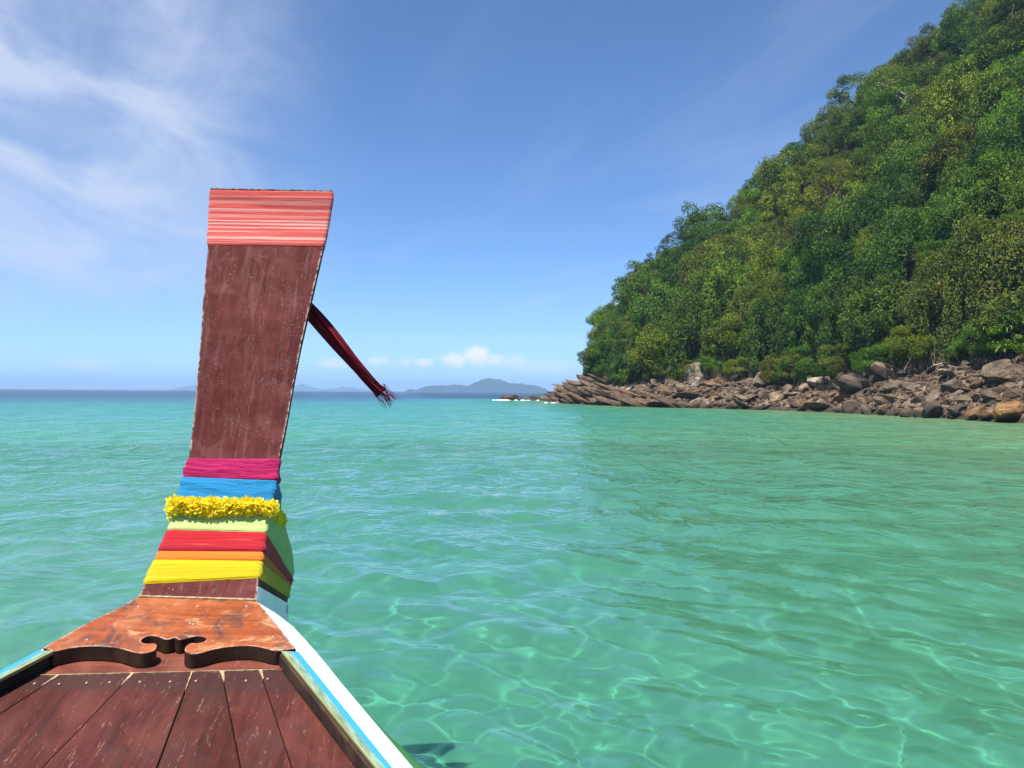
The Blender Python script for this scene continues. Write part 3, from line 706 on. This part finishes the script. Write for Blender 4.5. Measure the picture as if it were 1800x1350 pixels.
def rock_mesh(seed, size=(1, 1, .75), cuts=13, slab=False):
    g = np.random.default_rng(seed)
    bm = bmesh.new(); bmesh.ops.create_icosphere(bm, subdivisions=4, radius=1.0)
    co = np.array([v.co[:] for v in bm.verts])
    for _ in range(cuts):
        n_ = g.normal(size=3); n_ /= np.linalg.norm(n_); d = g.uniform(.45, .82)
        if slab and _ < 6: n_ = np.array([0, 0, 1.0 if _ % 2 else -1.0]) + g.normal(size=3) * .10; n_ /= np.linalg.norm(n_); d = g.uniform(.28, .45)
        e = co @ n_ - d; co -= np.where(e > 0, e, 0)[:, None] * n_ * .97
    co += (fnoise(co[:, 0] * 3 + seed, co[:, 1] * 3 + co[:, 2] * 2, seed, 3, 1.6) * .045)[:, None] * co
    co *= np.array(size)
    for v, p in zip(bm.verts, co): v.co = p
    me = bpy.data.meshes.new('rock'); bm.to_mesh(me); bm.free(); me.materials.append(M_ROCK)
    return me
ROCKS = [rock_mesh(100 + k, (1, random.uniform(.7, 1.0), random.uniform(.55, .85))) for k in range(12)]
SLABS = [rock_mesh(200 + k, (2.5, .95, .62), 12, True) for k in range(6)]
TONES = [((.225, .168, .112), 'brown'), ((.20, .158, .120), 'grey brown'), ((.30, .232, .160), 'tan'), ((.12, .095, .075), 'dark grey'), ((.22, .145, .088), 'rusty brown')]
ROWN = ['waterline rock row', 'second rock row', 'third rock row', 'fourth rock row', 'top rock row']
nrock = 0
def put_rock(me, loc, r, tone, label, rot=None, name='boulder', grp='boulders along the headland shore', sq=None):
    o = bpy.data.objects.new(name, me); COL.objects.link(o); o.location = loc
    o.scale = (r, r, r) if sq is None else tuple(r * s for s in sq)
    o.rotation_euler = rot if rot is not None else (random.uniform(-.5, .5), random.uniform(-.5, .5), random.uniform(0, 6.28))
    k = random.uniform(.85, 1.15)
    o.color = (tone[0] * k, tone[1] * k, tone[2] * k, 1)
    tag(o, label, 'rock', grp)
    return o
for row, tt in enumerate((.04, .24, .45, .66, .88)):
    px = 1175 + row * 3 if row < 2 else 1075; i = 0
    while px < 1835:
        y = float(hill(px, tt)[1]); r = random.choice((.32, .40, .48, .55, .64, .78, 1.0)) * (.85 + .3 * y / 90) * (1, 1.05, 1, .95, .85)[row]
        x, y, z = ground(px, tt + random.uniform(-.07, .07))
        tone, tn_ = random.choice(TONES)
        if row == 0: tone, tn_ = random.choice(TONES[:2] + TONES[3:])
        if row >= 2 and random.random() < .12: tone, tn_ = (.42, .36, .29), 'pale cream'
        if px > 1700 and row == 0: tone, tn_ = (.30, .19, .085), 'ochre'
        sl_ = random.random() < .25
        put_rock(random.choice(SLABS if sl_ else ROCKS), (x, y, z + r * random.uniform(.05, .32)), r * (.75 if sl_ else 1), tone,
                 '%s %s, %s in the %s' % (tn_, 'flat slab' if sl_ else 'angular boulder', ordinal(i), ROWN[row]))
        px += r * 1.38 * FPX / y; i += 1; nrock += 1
# bedded ledges dipping towards the sea at the point
i = 0
for row, tt in enumerate((.05, .32, .6, .86)):
    px = (985, 972, 968, 990)[row]; i = 0
    while px < (1215, 1150, 1085, 1075)[row]:
        x, y, z = ground(px, tt); k = min(1, (px - 940) / 90); r = random.uniform(.9, 1.4) * (.45 + .55 * k)
        tone = random.choice(((.13, .092, .062), (.155, .112, .078), (.19, .128, .085)))
        o = put_rock(random.choice(SLABS), (x, y, z - r * .02), r, tone,
                     'dark tilted bedded rock ledge, %s in the %s of the point' % (ordinal(i), ('waterline row', 'second row', 'third row', 'upper row')[row]),
                     (random.uniform(-.15, .15) + .25, R(17) + random.uniform(-.08, .08), random.uniform(-.35, .0)), 'rock_ledge', 'bedded ledges at the point')
        px += r * 1.15 * FPX / y; i += 1; nrock += 1
# single rocks that stand out
def sea_pt(px, py, dz=0):
    Y = 1.6 * FPX / (py - 689 - (px - 900) * .0065); return (px - 900) / FPX * Y, Y, dz
for (px, tt, r, tone, lab, sq) in (
        (1440, .80, 1.35, (.62, .50, .42), 'large pale pinkish cream boulder under the bushes in the middle of the bank', (1.3, .9, .8)),
        (1222, .9, 1.9, (.44, .38, .30), 'big pale upright triangular slab leaning under the dry scrub', (.9, .8, 1.35)),
        (1335, .72, 1.5, (.27, .21, .16), 'large smooth brown boulder standing clear among smaller rocks', (1.1, .9, 1.0)),
        (1100, .62, .9, (.58, .47, .40), 'pale pink boulder lying on the dark ledges of the point', (1.7, .8, .6)),
        (1040, .85, 1.5, (.17, .125, .095), 'brown knob of rock at the top of the point beside the first trees', (1.1, .9, .9)),
        (1560, .86, 1.55, (.27, .205, .14), 'broad brown block with a level top below the bushes', (1.4, 1, .75)),
        (1755, .55, 1.6, (.22, .17, .12), 'tall grey brown boulder near the right edge', (.9, .9, 1.2)),
        (1500, .55, 1.7, (.13, .105, .09), 'dark ridged boulder leaning in the middle of the bank', (1.1, .9, 1.0)),
        (1782, .02, 1.25, (.30, .18, .075), 'large ochre weathered rock at the waterline by the right edge', (1.5, 1, .8)),
        (1745, .0, .95, (.27, .165, .08), 'smaller ochre weathered rock at the waterline left of the large one', (1.4, 1, .7))):
    x, y, z = ground(px, tt); put_rock(random.choice(ROCKS), (x, y, z + r * .35), r, tone, lab, (random.uniform(-.2, .2), random.uniform(-.3, .3), random.uniform(0, 6)), sq=sq)
x, y, _ = sea_pt(896, 700); put_rock(ROCKS[3], (x - .3, 165, .25), 1.9, (.16, .10, .08), 'small lone reddish brown rock islet off the tip of the point', (0, 0, .4), 'rock_islet', None, (1.35, .9, .75))
for k, (px, r) in enumerate(((915, 1.0), (935, 1.3), (952, 1.5))):
    put_rock(SLABS[k], ((px - 900) / FPX * 160, 160, .05 + .12 * k), r, (.105, .078, .062), 'low dark rock at the sea end of the point, %s' % ('farthest out', 'between two others', 'next to the ledges')[k], (.1, .2, 0), 'rock_ledge', 'bedded ledges at the point')
put_rock(ROCKS[5], ((1480 - 900) / FPX * 40, 40, -.62), .95, (.06, .065, .035), 'dark weed covered rock lying under water off the bank', (0, 0, .3), 'sunken_rock', None, (2.4, 1.0, .5))
# loose rubble between the boulders
g = np.random.default_rng(5); bms = ROCKS[0]
base = np.array([(0, 0, 1), (.9, .1, .2), (-.2, .8, .3), (-.8, -.2, .1), (.2, -.9, .15), (.1, .1, -.6)]); bf = [(0, 1, 2), (0, 2, 3), (0, 3, 4), (0, 4, 1), (5, 2, 1), (5, 3, 2), (5, 4, 3), (5, 1, 4)]
co, fc = [], []
for k in range(2600):
    px, tt = g.uniform(985, 1840), g.uniform(.05, 1.02); x, y, z = ground(px, tt); s = g.uniform(.10, .34)
    rm = np.linalg.qr(g.normal(size=(3, 3)))[0]
    q = (base * g.uniform(.7, 1.3, (6, 3))) @ rm * s + (x, y, z + .05); b0 = len(co)
    co += list(q); fc += [tuple(b0 + v for v in f) for f in bf]
rub = link('rubble', mesh('rubble', co, fc, M_ROCK)); rub.color = (.20, .145, .10, 1)
tag(rub, 'loose brown stones filling the gaps between the boulders', kind='stuff')

# ------------------------------------------------------------------ foliage
def leaf_material(name, dark, light, warm):
    m, t = newmat(name)
    oi = nd(t, 'ObjectInfo'); oc = oi.outputs['Color']
    tn = nd(t, 'Attribute', attribute_name='tone').outputs['Fac']
    col = mixc(t, tn, dark, light)
    col = mixc(t, ma(t, 'MULTIPLY', rng_(t, tn, .86, .97), .7), col, warm)
    col = mixc(t, 1.0, col, oc, 'MULTIPLY')
    b = principled(t, col, .55, spec=.22)
    tr = nd(t, 'BsdfTranslucent', {'Color': mixc(t, 1.0, col, (1.4, 1.4, .4), 'MULTIPLY')})
    out(t, nd(t, 'MixShader', {0: .20, 1: b, 2: tr}))
    return m
M_LEAF = leaf_material('leaves', (.017, .052, .005), (.215, .300, .026), (.33, .30, .04))
M_BARK = plain('bark', (.11, .085, .06), .9, .25, 3, .6)
M_PALE = plain('pale_bark', (.40, .36, .31), .9, .2, 3, .5)
def leaves(g, P_, N_, L0, tone, asp=.5):
    """one folded quad per leaf: centres P_, facing N_, length L0"""
    n = len(P_)
    N_ = N_ / np.linalg.norm(N_, axis=1, keepdims=True)
    r_ = g.normal(size=(n, 3)); a = np.cross(N_, r_); a /= np.linalg.norm(a, axis=1, keepdims=True); b = np.cross(N_, a)
    a, b = a * L0[:, None] * .5, b * L0[:, None] * asp * .5
    dr = N_ * L0[:, None] * .12
    co = np.stack([P_ - a, P_ - b + dr, P_ + a - dr, P_ + b + dr], 1).reshape(-1, 3)
    return co, np.arange(4 * n).reshape(-1, 4), np.repeat(tone, 4)
def crown_mesh(seed, shape=(1, 1, .8), clumps=20, per=230, leaf=.105, drape=0, low=-.35, spread=.78):
    g = np.random.default_rng(seed); P_, N_, T_l, L_ = [], [], [], []
    k = 0; an3 = g.uniform(.75, 1.25, 3)
    while k < clumps:
        d = g.normal(size=3); d /= np.linalg.norm(d)
        if d[2] < low: continue
        k += 1
        rr = g.uniform(.48, 1.22) * spread; c_ = d * rr * an3; r = g.choice((.11, .15, .19, .25, .34)); ct = g.uniform(-.27, .27)
        n = int(per * (r / .33) ** 2 * 1.25)
        e = g.normal(size=(n, 3)); e /= np.linalg.norm(e, axis=1, keepdims=True)
        e = e[(e @ (d + np.array([0, 0, .35]))) > -.35]; n = len(e)
        q = c_ + e * (r * (1.12 - .55 * g.random(n)))[:, None] * np.array([1, 1, .85]) + g.normal(size=(n, 3)) * .018
        P_.append(q); N_.append(e * .9 + np.array([0, 0, .7]) + g.normal(size=(n, 3)) * .75)
        T_l.append(np.clip(.42 + ct + g.normal(size=n) * .17, 0, 1)); L_.append(leaf * g.uniform(.6, 1.3, n))
    for k in range(drape):                              # curtains of creeper hanging from the crown
        an = g.uniform(0, 6.28); r = g.uniform(.55, .98); x, y = r * math.cos(an), r * math.sin(an)
        z1 = .45 * g.random(); z0 = g.uniform(-1.5, -.6); n = int(330 * (z1 - z0)); w_ = g.uniform(.07, .18)
        zz_ = g.uniform(z0, z1, n); th_ = g.uniform(0, 6.28, n); ww = w_ * (.5 + .7 * np.abs(np.sin(zz_ * 7 + k)))
        q = np.stack([x + ww * np.cos(th_) + .05 * np.sin(zz_ * 3 + k), y + ww * np.sin(th_), zz_], -1)
        P_.append(q); N_.append(np.stack([np.cos(th_) + math.cos(an), np.sin(th_) + math.sin(an), np.full(n, .9)], -1) + g.normal(size=(n, 3)) * .6)
        T_l.append(np.clip(.5 + g.uniform(-.2, .2) + g.normal(size=n) * .15, 0, 1)); L_.append(leaf * .95 * g.uniform(.6, 1.3, n))
    P_, N_, T_l, L_ = np.concatenate(P_), np.concatenate(N_), np.concatenate(T_l), np.concatenate(L_)
    co, fc, tn = leaves(g, P_ * np.array(shape), N_, L_, T_l)
    me = mesh('crown', co, fc, M_LEAF, False); attr(me, 'tone', tn)
    return me
def tubes(paths, m, name='trunk', n=6):
    """paths: lists of (point, radius)"""
    co, fc = [], []
    for p in paths:
        b0 = len(co)
        for i, (q, r) in enumerate(p):
            q = np.array(q); d = np.array(p[min(i + 1, len(p) - 1)][0]) - np.array(p[max(i - 1, 0)][0]); d = d / np.linalg.norm(d)
            a = np.cross(d, (.3, 1, .2)); a /= np.linalg.norm(a); b = np.cross(d, a)
            co += [q + (a * math.cos(x) + b * math.sin(x)) * r for x in np.arange(n) / n * 6.2832]
        fc += [(b0 + i * n + k, b0 + i * n + (k + 1) % n, b0 + (i + 1) * n + (k + 1) % n, b0 + (i + 1) * n + k) for i in range(len(p) - 1) for k in range(n)]
    return mesh(name, co, fc, m, True)
def trunk_mesh(seed, m, H=1.0, limbs=6):
    g = np.random.default_rng(seed); x, y = g.normal(size=2) * .06
    main = [((0, 0, -1.6), .075), ((x * .5, y * .5, -.9), .06), ((x, y, -.3), .048), ((x * 1.4, y * 1.6, .25), .025)]
    P_ = [main]
    for k in range(limbs):
        a = k / limbs * 6.28 + g.random(); z = g.uniform(-.6, .1); l = g.uniform(.45, .75)
        b = np.array([x, y, z]); e = np.array([math.cos(a), math.sin(a), g.uniform(.4, .9)])
        P_.append([(b, .035), (b + e * l * .5 + (0, 0, .03), .022), (b + e * l, .008)])
    return tubes(P_, m)
CROWNS = [crown_mesh(300 + k, (1, 1, .95), 62, 520, .066, low=-.6) for k in range(4)]                         # 0-3 rounded
CROWNS += [crown_mesh(310 + k, (.95, .95, 1.0), 52, 480, .068, drape=24, low=-.5) for k in range(4)]   # 4-7 draped with creeper
CROWNS += [crown_mesh(320 + k, (1.05, 1.05, .80), 60, 560, .056, low=-.4) for k in range(2)]         # 8-9 flat, fine leaved
CROWNS += [crown_mesh(330 + k, (1, 1, 1.15), 60, 400, .078, low=-.7) for k in range(2)]                        # 10-11 tall, large leaved
TRUNKS = [trunk_mesh(400 + k, M_BARK) for k in range(3)] + [trunk_mesh(410, M_PALE)]
HUES = [((.62, .80, .9), 'dark green'), ((.95, 1.0, 1.0), 'mid green'), ((1.35, 1.15, .9), 'yellow green'), ((1.25, .92, 1.1), 'olive green'), ((.48, .70, .9), 'deep green'), ((1.0, 1.25, 1.0), 'bright green'), ((1.15, .95, 1.5), 'greyish green')]
def put_tree(px, tt, r, hz, kind, hue, label, name='jungle_tree', grp='trees of the headland jungle', lift=0.0, tr=None, loc=None):
    x, y, z = loc or ground(px, tt)
    e = empty(name, (x, y, z)); e.rotation_euler = (0, 0, random.uniform(0, 6.28)); sxy = (random.uniform(.82, 1.25), random.uniform(.82, 1.25))
    for nm, me in (('trunk', TRUNKS[tr if tr is not None else random.randrange(3)]), ('crown', CROWNS[kind])):
        o = bpy.data.objects.new(nm, me); COL.objects.link(o); o.parent = e
        o.location = (0, 0, r * hz * (.95 if 4 <= kind < 8 else .80) + lift); o.scale = (r * sxy[0], r * sxy[1], r * hz)
        k = random.uniform(.8, 1.22); o.color = (hue[0] * k, hue[1] * k, hue[2] * k, 1)
    tag(e, label, 'tree', grp)
    return e
TIERS = np.concatenate([[1.0, 1.05], np.linspace(1.11, 2.0, 15)])
ntree = 0
CHEAP = {0: 'lowest', 1: 'second'}
for ti, tt in enumerate(TIERS):
    px = (1036 if ti == 0 else 1046) + random.uniform(0, 8) + 2 * ti; i = 0
    nm = ['lowest', 'second', 'third', 'fourth', 'fifth', 'sixth', 'seventh', 'eighth', 'ninth', 'tenth', 'eleventh', 'twelfth', '13th', '14th', '15th', '16th', 'topmost'][ti]
    while px < 1860:
        y = float(hill(px, tt)[1])
        r = random.choice((random.uniform(1.6, 2.3), random.uniform(2.2, 3.2), random.uniform(2.4, 3.4), random.uniform(3.4, 4.6))) * (.82 + .25 * y / 120)
        if ti == 0: r *= .68
        if px < 1062: r *= .62
        elif px < 1130: r = min(r, 2.5)
        if ti > 3 and random.random() < .11:                 # a hollow in the canopy
            px += 1.3 * r * FPX / y; continue
        hue, hn = random.choice(HUES)
        draped = ti in (1, 2, 3, 4, 5, 6) and random.random() < .8
        kind = random.randrange(4, 8) if draped else random.choice((0, 1, 2, 3, 8, 9, 10, 11, 0, 1))
        hz = random.uniform(1.15, 1.6) if draped else random.uniform(.8, 1.15)
        if ti == 0: kind, hz = random.choice((0, 1, 2, 3)), .8
        what = 'creeper draped tree' if draped else ('bushy tree' if kind < 4 else 'fine leaved tree' if kind < 10 else 'tall tree')
        if ti == 0: what = 'low bush'
        t2 = tt + random.uniform(-.022, .022)
        put_tree(px, t2, r, hz, kind, hue, '%s %s, %s in the %s row uphill' % (hn, what, ordinal(i), nm), 'shrub' if ti == 0 else 'jungle_tree',
                 'bushes at the foot of the jungle' if ti == 0 else 'trees of the headland jungle')
        px += r * (1.30 if ti else 1.5) * FPX / y * random.uniform(.85, 1.15); i += 1; ntree += 1
print('rocks', nrock, 'trees', ntree)
# undergrowth that hides the soil between the trees
g = np.random.default_rng(9); P_, N_ = [], []
for k in range(70000):
    px, tt = g.uniform(1025, 1870), 1.0 + g.random() ** 1.7; x, y, z = hill(px, tt); P_.append((x, y, z))
P_ = np.array(P_); P_[:, 2] += np.clip(P_[:, 1] / 60, .6, 2) * fnoise(P_[:, 0], P_[:, 1], 21, 4, .35) + g.uniform(.1, 1.9, len(P_)) + .6 * fnoise(P_[:, 0], P_[:, 1], 33, 3, 1.2)
N_ = g.normal(size=P_.shape) * .5 + np.array([-.4, -.6, .8])
co, fc, tn = leaves(g, P_, N_, g.uniform(.16, .36, len(P_)), np.clip(.35 + .25 * g.normal(size=len(P_)), 0, 1))
me = mesh('undergrowth', co, fc, M_LEAF); attr(me, 'tone', tn)
o = tag(link('undergrowth', me), 'dense green undergrowth covering the slope under the trees', kind='stuff'); o.color = (.60, .68, .8, 1)  # tint darkened so the gaps between trees read as deep shade

# trees that stand out
put_tree(1592, 1.62, 5.6, .82, 8, (1.15, .98, 2.1), 'large grey green dome shaped tree with dark hollow below, high on the slope', lift=1.5, tr=3)
put_tree(1092, 1.30, 2.6, .9, 8, (2.6, .95, 1.6), 'tree with reddish brown new leaves near the tip of the headland', lift=2.0)
put_tree(1335, 1.22, 2.4, 1.2, 1, (2.5, .95, 1.2), 'rusty orange leaved tree in the middle of the slope', lift=1.0)
put_tree(1405, 1.0, 2.3, 1.0, 2, (.75, 1.0, 1.0), 'rounded dark green bush bulging down over the middle rocks', 'shrub', 'bushes at the foot of the jungle', loc=tuple(np.array(ground(1405, .93))))
put_tree(1545, 1.0, 2.0, .9, 0, (.9, 1.2, 1.0), 'bright green rounded bush beside the broad brown block', 'shrub', 'bushes at the foot of the jungle', loc=tuple(np.array(ground(1545, .98))))
# bare grey branched tree and pale trunks
def branches(seed, H, m, levels=4):
    g = np.random.default_rng(seed); P_ = []
    def grow(p, d, l, r, lv):
        pts = [(p, r)]; q = np.array(p, float); dd = np.array(d, float)
        for _ in range(4):
            dd = dd + g.normal(size=3) * .16 + np.array([0, 0, .04]); dd /= np.linalg.norm(dd); q = q + dd * l / 4; pts.append((q.copy(), r * (1 - .16 * (_ + 1))))
        P_.append(pts)
        if lv < levels:
            for k in range(3):
                e = dd + g.normal(size=3) * .6; e /= np.linalg.norm(e)
                grow(pts[g.integers(2, 5)][0], e, l * .66, r * .45, lv + 1)
    grow((0, 0, -1), (0, 0, 1), H * .5, .14, 0)
    return tubes(P_, m, 'branches', 5)
for px, tt, H, lab in ((1765, 1.14, 11, 'bare grey branched tree standing out of the creepers by the right edge'), (1240, 1.20, 7, 'small bare grey tree leaning out of the middle of the slope')):
    e = empty('bare_tree', ground(px, tt)); tag(e, lab, 'tree')
    o = bpy.data.objects.new('branches', branches(60 + px, H, M_PALE)); COL.objects.link(o); o.parent = e
for k, (px, tt, H, lab) in enumerate(((1780, 1.55, 9, 'tall straight pale trunk high on the right edge of the slope'), (1785, 1.07, 5, 'thin pale trunk in the dark hollow above the spiky grey bush'), (1650, 1.06, 5, 'thin pale trunk in the dark gap above the bushes'))):
    x, y, z = ground(px, tt); e = empty('tree', (x, y, z)); tag(e, lab, 'tree')
    o = bpy.data.objects.new('trunk', tubes([[((0, 0, -1), .14), ((.1, 0, H * .4), .11), ((-.1, .1, H * .8), .08), ((.1, 0, H), .05)]], M_PALE)); COL.objects.link(o); o.parent = e
    o = bpy.data.objects.new('crown', CROWNS[k]); COL.objects.link(o); o.parent = e; o.location = (0, 0, H); o.scale = (1.8, 1.8, 1.3); o.color = (.9, 1, 1, 1)
# spiky screw pine bushes and a palm
def blades(seed, n, l, w, up=.5, droop=.6):
    g = np.random.default_rng(seed); co, fc, tn = [], [], []
    for k in range(n):
        a = g.uniform(0, 6.28); e = np.array([math.cos(a), math.sin(a), g.uniform(-.1, 1.3) * up]); e /= np.linalg.norm(e); sd_ = np.cross(e, (0, 0, 1)); sd_ /= np.linalg.norm(sd_) + 1e-6
        b0 = len(co); ll = l * g.uniform(.6, 1.1); o_ = g.normal(size=3) * .08; tone = g.uniform(.2, .9)
        for j in range(5):
            s_ = j / 4; q = o_ + e * ll * s_ - np.array([0, 0, 1]) * droop * ll * s_ ** 2.2 * .6; ww = w * (1 - s_ ** 2) + .004
            co += [q - sd_ * ww, q + sd_ * ww]; tn += [tone] * 2
            if j: fc.append((b0 + 2 * j - 2, b0 + 2 * j - 1, b0 + 2 * j + 1, b0 + 2 * j))
    return co, fc, tn
co, fc, tn = [], [], []
g = np.random.default_rng(77)
for k in range(26):
    c1, f1, t1 = blades(700 + k, 46, .75, .028, .9, .7); c_ = g.normal(size=3) * np.array([.55, .55, .38]) + (0, 0, .35); b0 = len(co)
    co += [np.array(p) * .62 + c_ for p in c1]; fc += [tuple(b0 + v for v in f) for f in f1]; tn += t1
SPK = mesh('foliage', co, fc, M_LEAF, True); attr(SPK, 'tone', tn)
for px, tt, r, lab in ((1785, 1.0, 2.6, 'grey green spiky screw pine bush above the rocks by the right edge'), (1752, .97, 1.5, 'smaller grey green spiky bush left of the large one'), (1118, 1.0, 2.0, 'grey green spiky bush near the tip of the headland')):
    e = empty('screw_pine', ground(px, tt)); tag(e, lab, 'bush')
    o = bpy.data.objects.new('foliage', SPK); COL.objects.link(o); o.parent = e; o.location = (0, 0, r * .55); o.scale = (r, r, r); o.color = (1.05, 1.0, 2.6, 1); o.rotation_euler = (0, 0, px)
    o = bpy.data.objects.new('stem', tubes([[((0, 0, -.6), .12), ((.1, 0, r * .3), .09), ((.3, .1, r * .6), .05)]], M_BARK)); COL.objects.link(o); o.parent = e
co, fc, tn = blades(801, 15, 2.6, .05, 1.0, .55)
c2, f2, t2 = [], [], []
g = np.random.default_rng(5)
for k in range(15):                                     # leaflets along each frond
    rib_ = np.array([(np.array(co[10 * k + 2 * j]) + np.array(co[10 * k + 2 * j + 1])) / 2 for j in range(5)])
    for s_ in np.linspace(.12, 1, 24):
        q = np.array([np.interp(s_ * 4, range(5), rib_[:, a]) for a in range(3)]); d = rib_[min(int(s_ * 4) + 1, 4)] - rib_[int(min(s_ * 4, 3))]; d /= np.linalg.norm(d)
        sd_ = np.cross(d, (0, 0, 1)); sd_ /= np.linalg.norm(sd_) + 1e-6
        for sg in (-1, 1):
            e = sd_ * sg * .55 * (1.1 - .7 * s_) + d * .25 - np.array([0, 0, .12]); b0 = len(c2)
            c2 += [q - d * .035, q + d * .035, q + e]; f2.append((b0, b0 + 1, b0 + 2)); t2 += [.75] * 3
me = mesh('fronds', co + c2, fc + [tuple(len(co) + v for v in f) for f in f2], M_LEAF); attr(me, 'tone', tn + t2)
for px, tt, sc_, lab in ((1290, 1.16, 1.25, 'small palm with arching fronds in the middle of the lower slope'), (1268, 1.13, .9, 'smaller palm just left of the other palm')):
    e = empty('palm_tree', ground(px, tt)); tag(e, lab, 'palm')
    o = bpy.data.objects.new('fronds', me); COL.objects.link(o); o.parent = e; o.location = (0, 0, 5.2 * sc_); o.scale = (sc_, sc_, sc_); o.color = (1.2, 1.35, 1.0, 1)
    o = bpy.data.objects.new('trunk', tubes([[((0, 0, -.5), .16), ((.1, 0, 2.5), .12), ((0, 0, 5.2), .10)]], M_BARK)); COL.objects.link(o); o.parent = e; o.scale = (sc_, sc_, sc_)
# dry scrub and hanging stems at the foot of the jungle
M_DRY = plain('dry_twigs', (.30, .23, .15), .9, .3, 4)
g = np.random.default_rng(15); P_ = []
for k in range(900):
    px = g.choice([g.uniform(1150, 1300), g.uniform(1030, 1820)]); x, y, z = ground(px, g.uniform(.9, 1.06)); h = g.uniform(.5, 2.2); l = g.normal(size=2) * .45
    P_.append([((x, y, z - .1), .022), ((x + l[0] * .5, y + l[1] * .5, z + h * .55), .015), ((x + l[0] * 1.3, y + l[1], z + h), .006)])
tag(link('dry_scrub', tubes(P_, M_DRY, 'dry_scrub', 3)), 'dry brown twigs and hanging stems at the foot of the jungle', kind='stuff')
M_DRIFT = plain('driftwood', (.36, .30, .23), .85, .2, 8)
for px, tt, l, a, lab in ((1590, .80, 2.2, 1.0, 'pale driftwood pole leaning on the rocks below the bushes'), (1640, .78, 2.8, .15, 'long pale driftwood log lying level on the rocks'), (1665, .74, 1.6, -.3, 'short pale driftwood log beside the long one')):
    x, y, z = ground(px, tt); z += .7
    o = link('driftwood', tubes([[((0, 0, 0), .06), ((l * .5 * math.cos(a), .1, l * .5 * math.sin(a) + .06), .05), ((l * math.cos(a), 0, l * math.sin(a)), .04)]], M_DRIFT)); o.location = (x, y, z); tag(o, lab, 'driftwood', 'driftwood on the bank')
# breaking foam round the islet and the point
m, t = newmat('foam'); pos = nd(t, 'NewGeometry').outputs['Position']
out(t, principled(t, (.80, .83, .84), .9, noise(t, pos, 6, 5, .7), .6, .05, .2))
g = np.random.default_rng(6); co, fc = [], []
def foam(px, Y, wx, wy, n):
    for k in range(n):
        x = (px - 900) / FPX * Y + g.normal() * wx; y = Y + g.normal() * wy; r = g.uniform(.12, .4); b0 = len(co); nn = 7
        co.append((x, y, .02 + g.uniform(.02, .12)))
        for j in range(nn):
            a = j / nn * 6.283; q = r * g.uniform(.6, 1.3); co.append((x + q * math.cos(a) * 1.8, y + q * math.sin(a), -.03))
        for j in range(nn): fc.append((b0, b0 + 1 + j, b0 + 1 + (j + 1) % nn))
foam(886, 158, .9, .4, 34); foam(912, 158, 1.2, .3, 9); foam(977, 124, .45, .4, 12); foam(1082, 99.5, .5, .2, 6)
tag(link('sea_foam', mesh('sea_foam', co, fc, m, True)), 'white foam breaking round the islet and along the waterline', kind='stuff')

# ------------------------------------------------------------------ far islands
m, t = newmat('far_forest'); pos = nd(t, 'NewGeometry').outputs['Position']
out(t, principled(t, mixc(t, noise(t, pos, .02, 5, .6), (.010, .020, .012), (.022, .036, .018)), .9, spec=.1))
def island(Y, pts, depth, label):
    """pts: skyline as (px, height px); a rounded ridge of real depth"""
    xs = np.linspace(pts[0][0], pts[-1][0], 160); hh = np.interp(xs, [p[0] for p in pts], [p[1] for p in pts])
    hh = hh + (fnoise(xs * .35, xs * 0, 3, 3, 1.0) * .7 + .5 * RNG.normal(size=len(xs)) * .6) * np.clip(hh / 4, 0, 1)
    cr = np.linspace(-1, 1, 15); X_ = (xs - 900) / FPX * Y; H_ = np.maximum(hh, 0) / FPX * Y
    co = np.array([(x, Y + depth * c_ * (.4 + .6 * min(1, h / (H_.max() * .6 + 1e-6))), max(h * (1 - abs(c_) ** 1.6), 0) - (2 if abs(c_) == 1 else 0)) for c_ in cr for x, h in zip(X_, H_)])
    co[:, 2] += np.abs(RNG.normal(size=len(co))) * 1.2 * (co[:, 2] > 4)
    return tag(link('far_island', mesh('far_island', co, grid_faces(15, 160), m, True)), label, kind='structure')
island(3600, [(712, 0), (722, 5), (730, 2), (745, 8), (760, 11), (790, 11), (805, 13), (822, 10), (838, 18), (855, 24), (880, 22), (895, 16), (915, 15), (940, 12), (958, 7), (966, 0)], 160, 'wooded island on the horizon')
island(7400, [(500, 0), (520, 8), (532, 12), (545, 7), (560, 3), (585, 3), (605, 8), (622, 5), (650, 2), (668, 3), (700, 0)], 300, 'faint far island on the horizon')
island(7600, [(300, 0), (318, 3), (335, 7), (352, 9), (370, 4), (400, 0)], 300, 'faint far island behind the prow')

# ------------------------------------------------------------------ haze over the sea
m, t = newmat('haze')
out(t, None, nd(t, 'VolumePrincipled', {'Density': 2.3e-4, 'Color': (.40, .65, 1.0), 'Anisotropy': 0.0}))
hx, hy0, hy1, hz0, hz1 = 9000, -9000, 9000, -17.5, 108
co = [(x, y, z) for z in (hz0, hz1) for y in (hy0, hy1) for x in (-hx, hx)]
me = mesh('haze', co, [(0, 2, 3, 1), (4, 5, 7, 6), (0, 1, 5, 4), (2, 6, 7, 3), (0, 4, 6, 2), (1, 3, 7, 5)], m)
tag(link('haze', me), 'thin blue sea haze', kind='stuff')
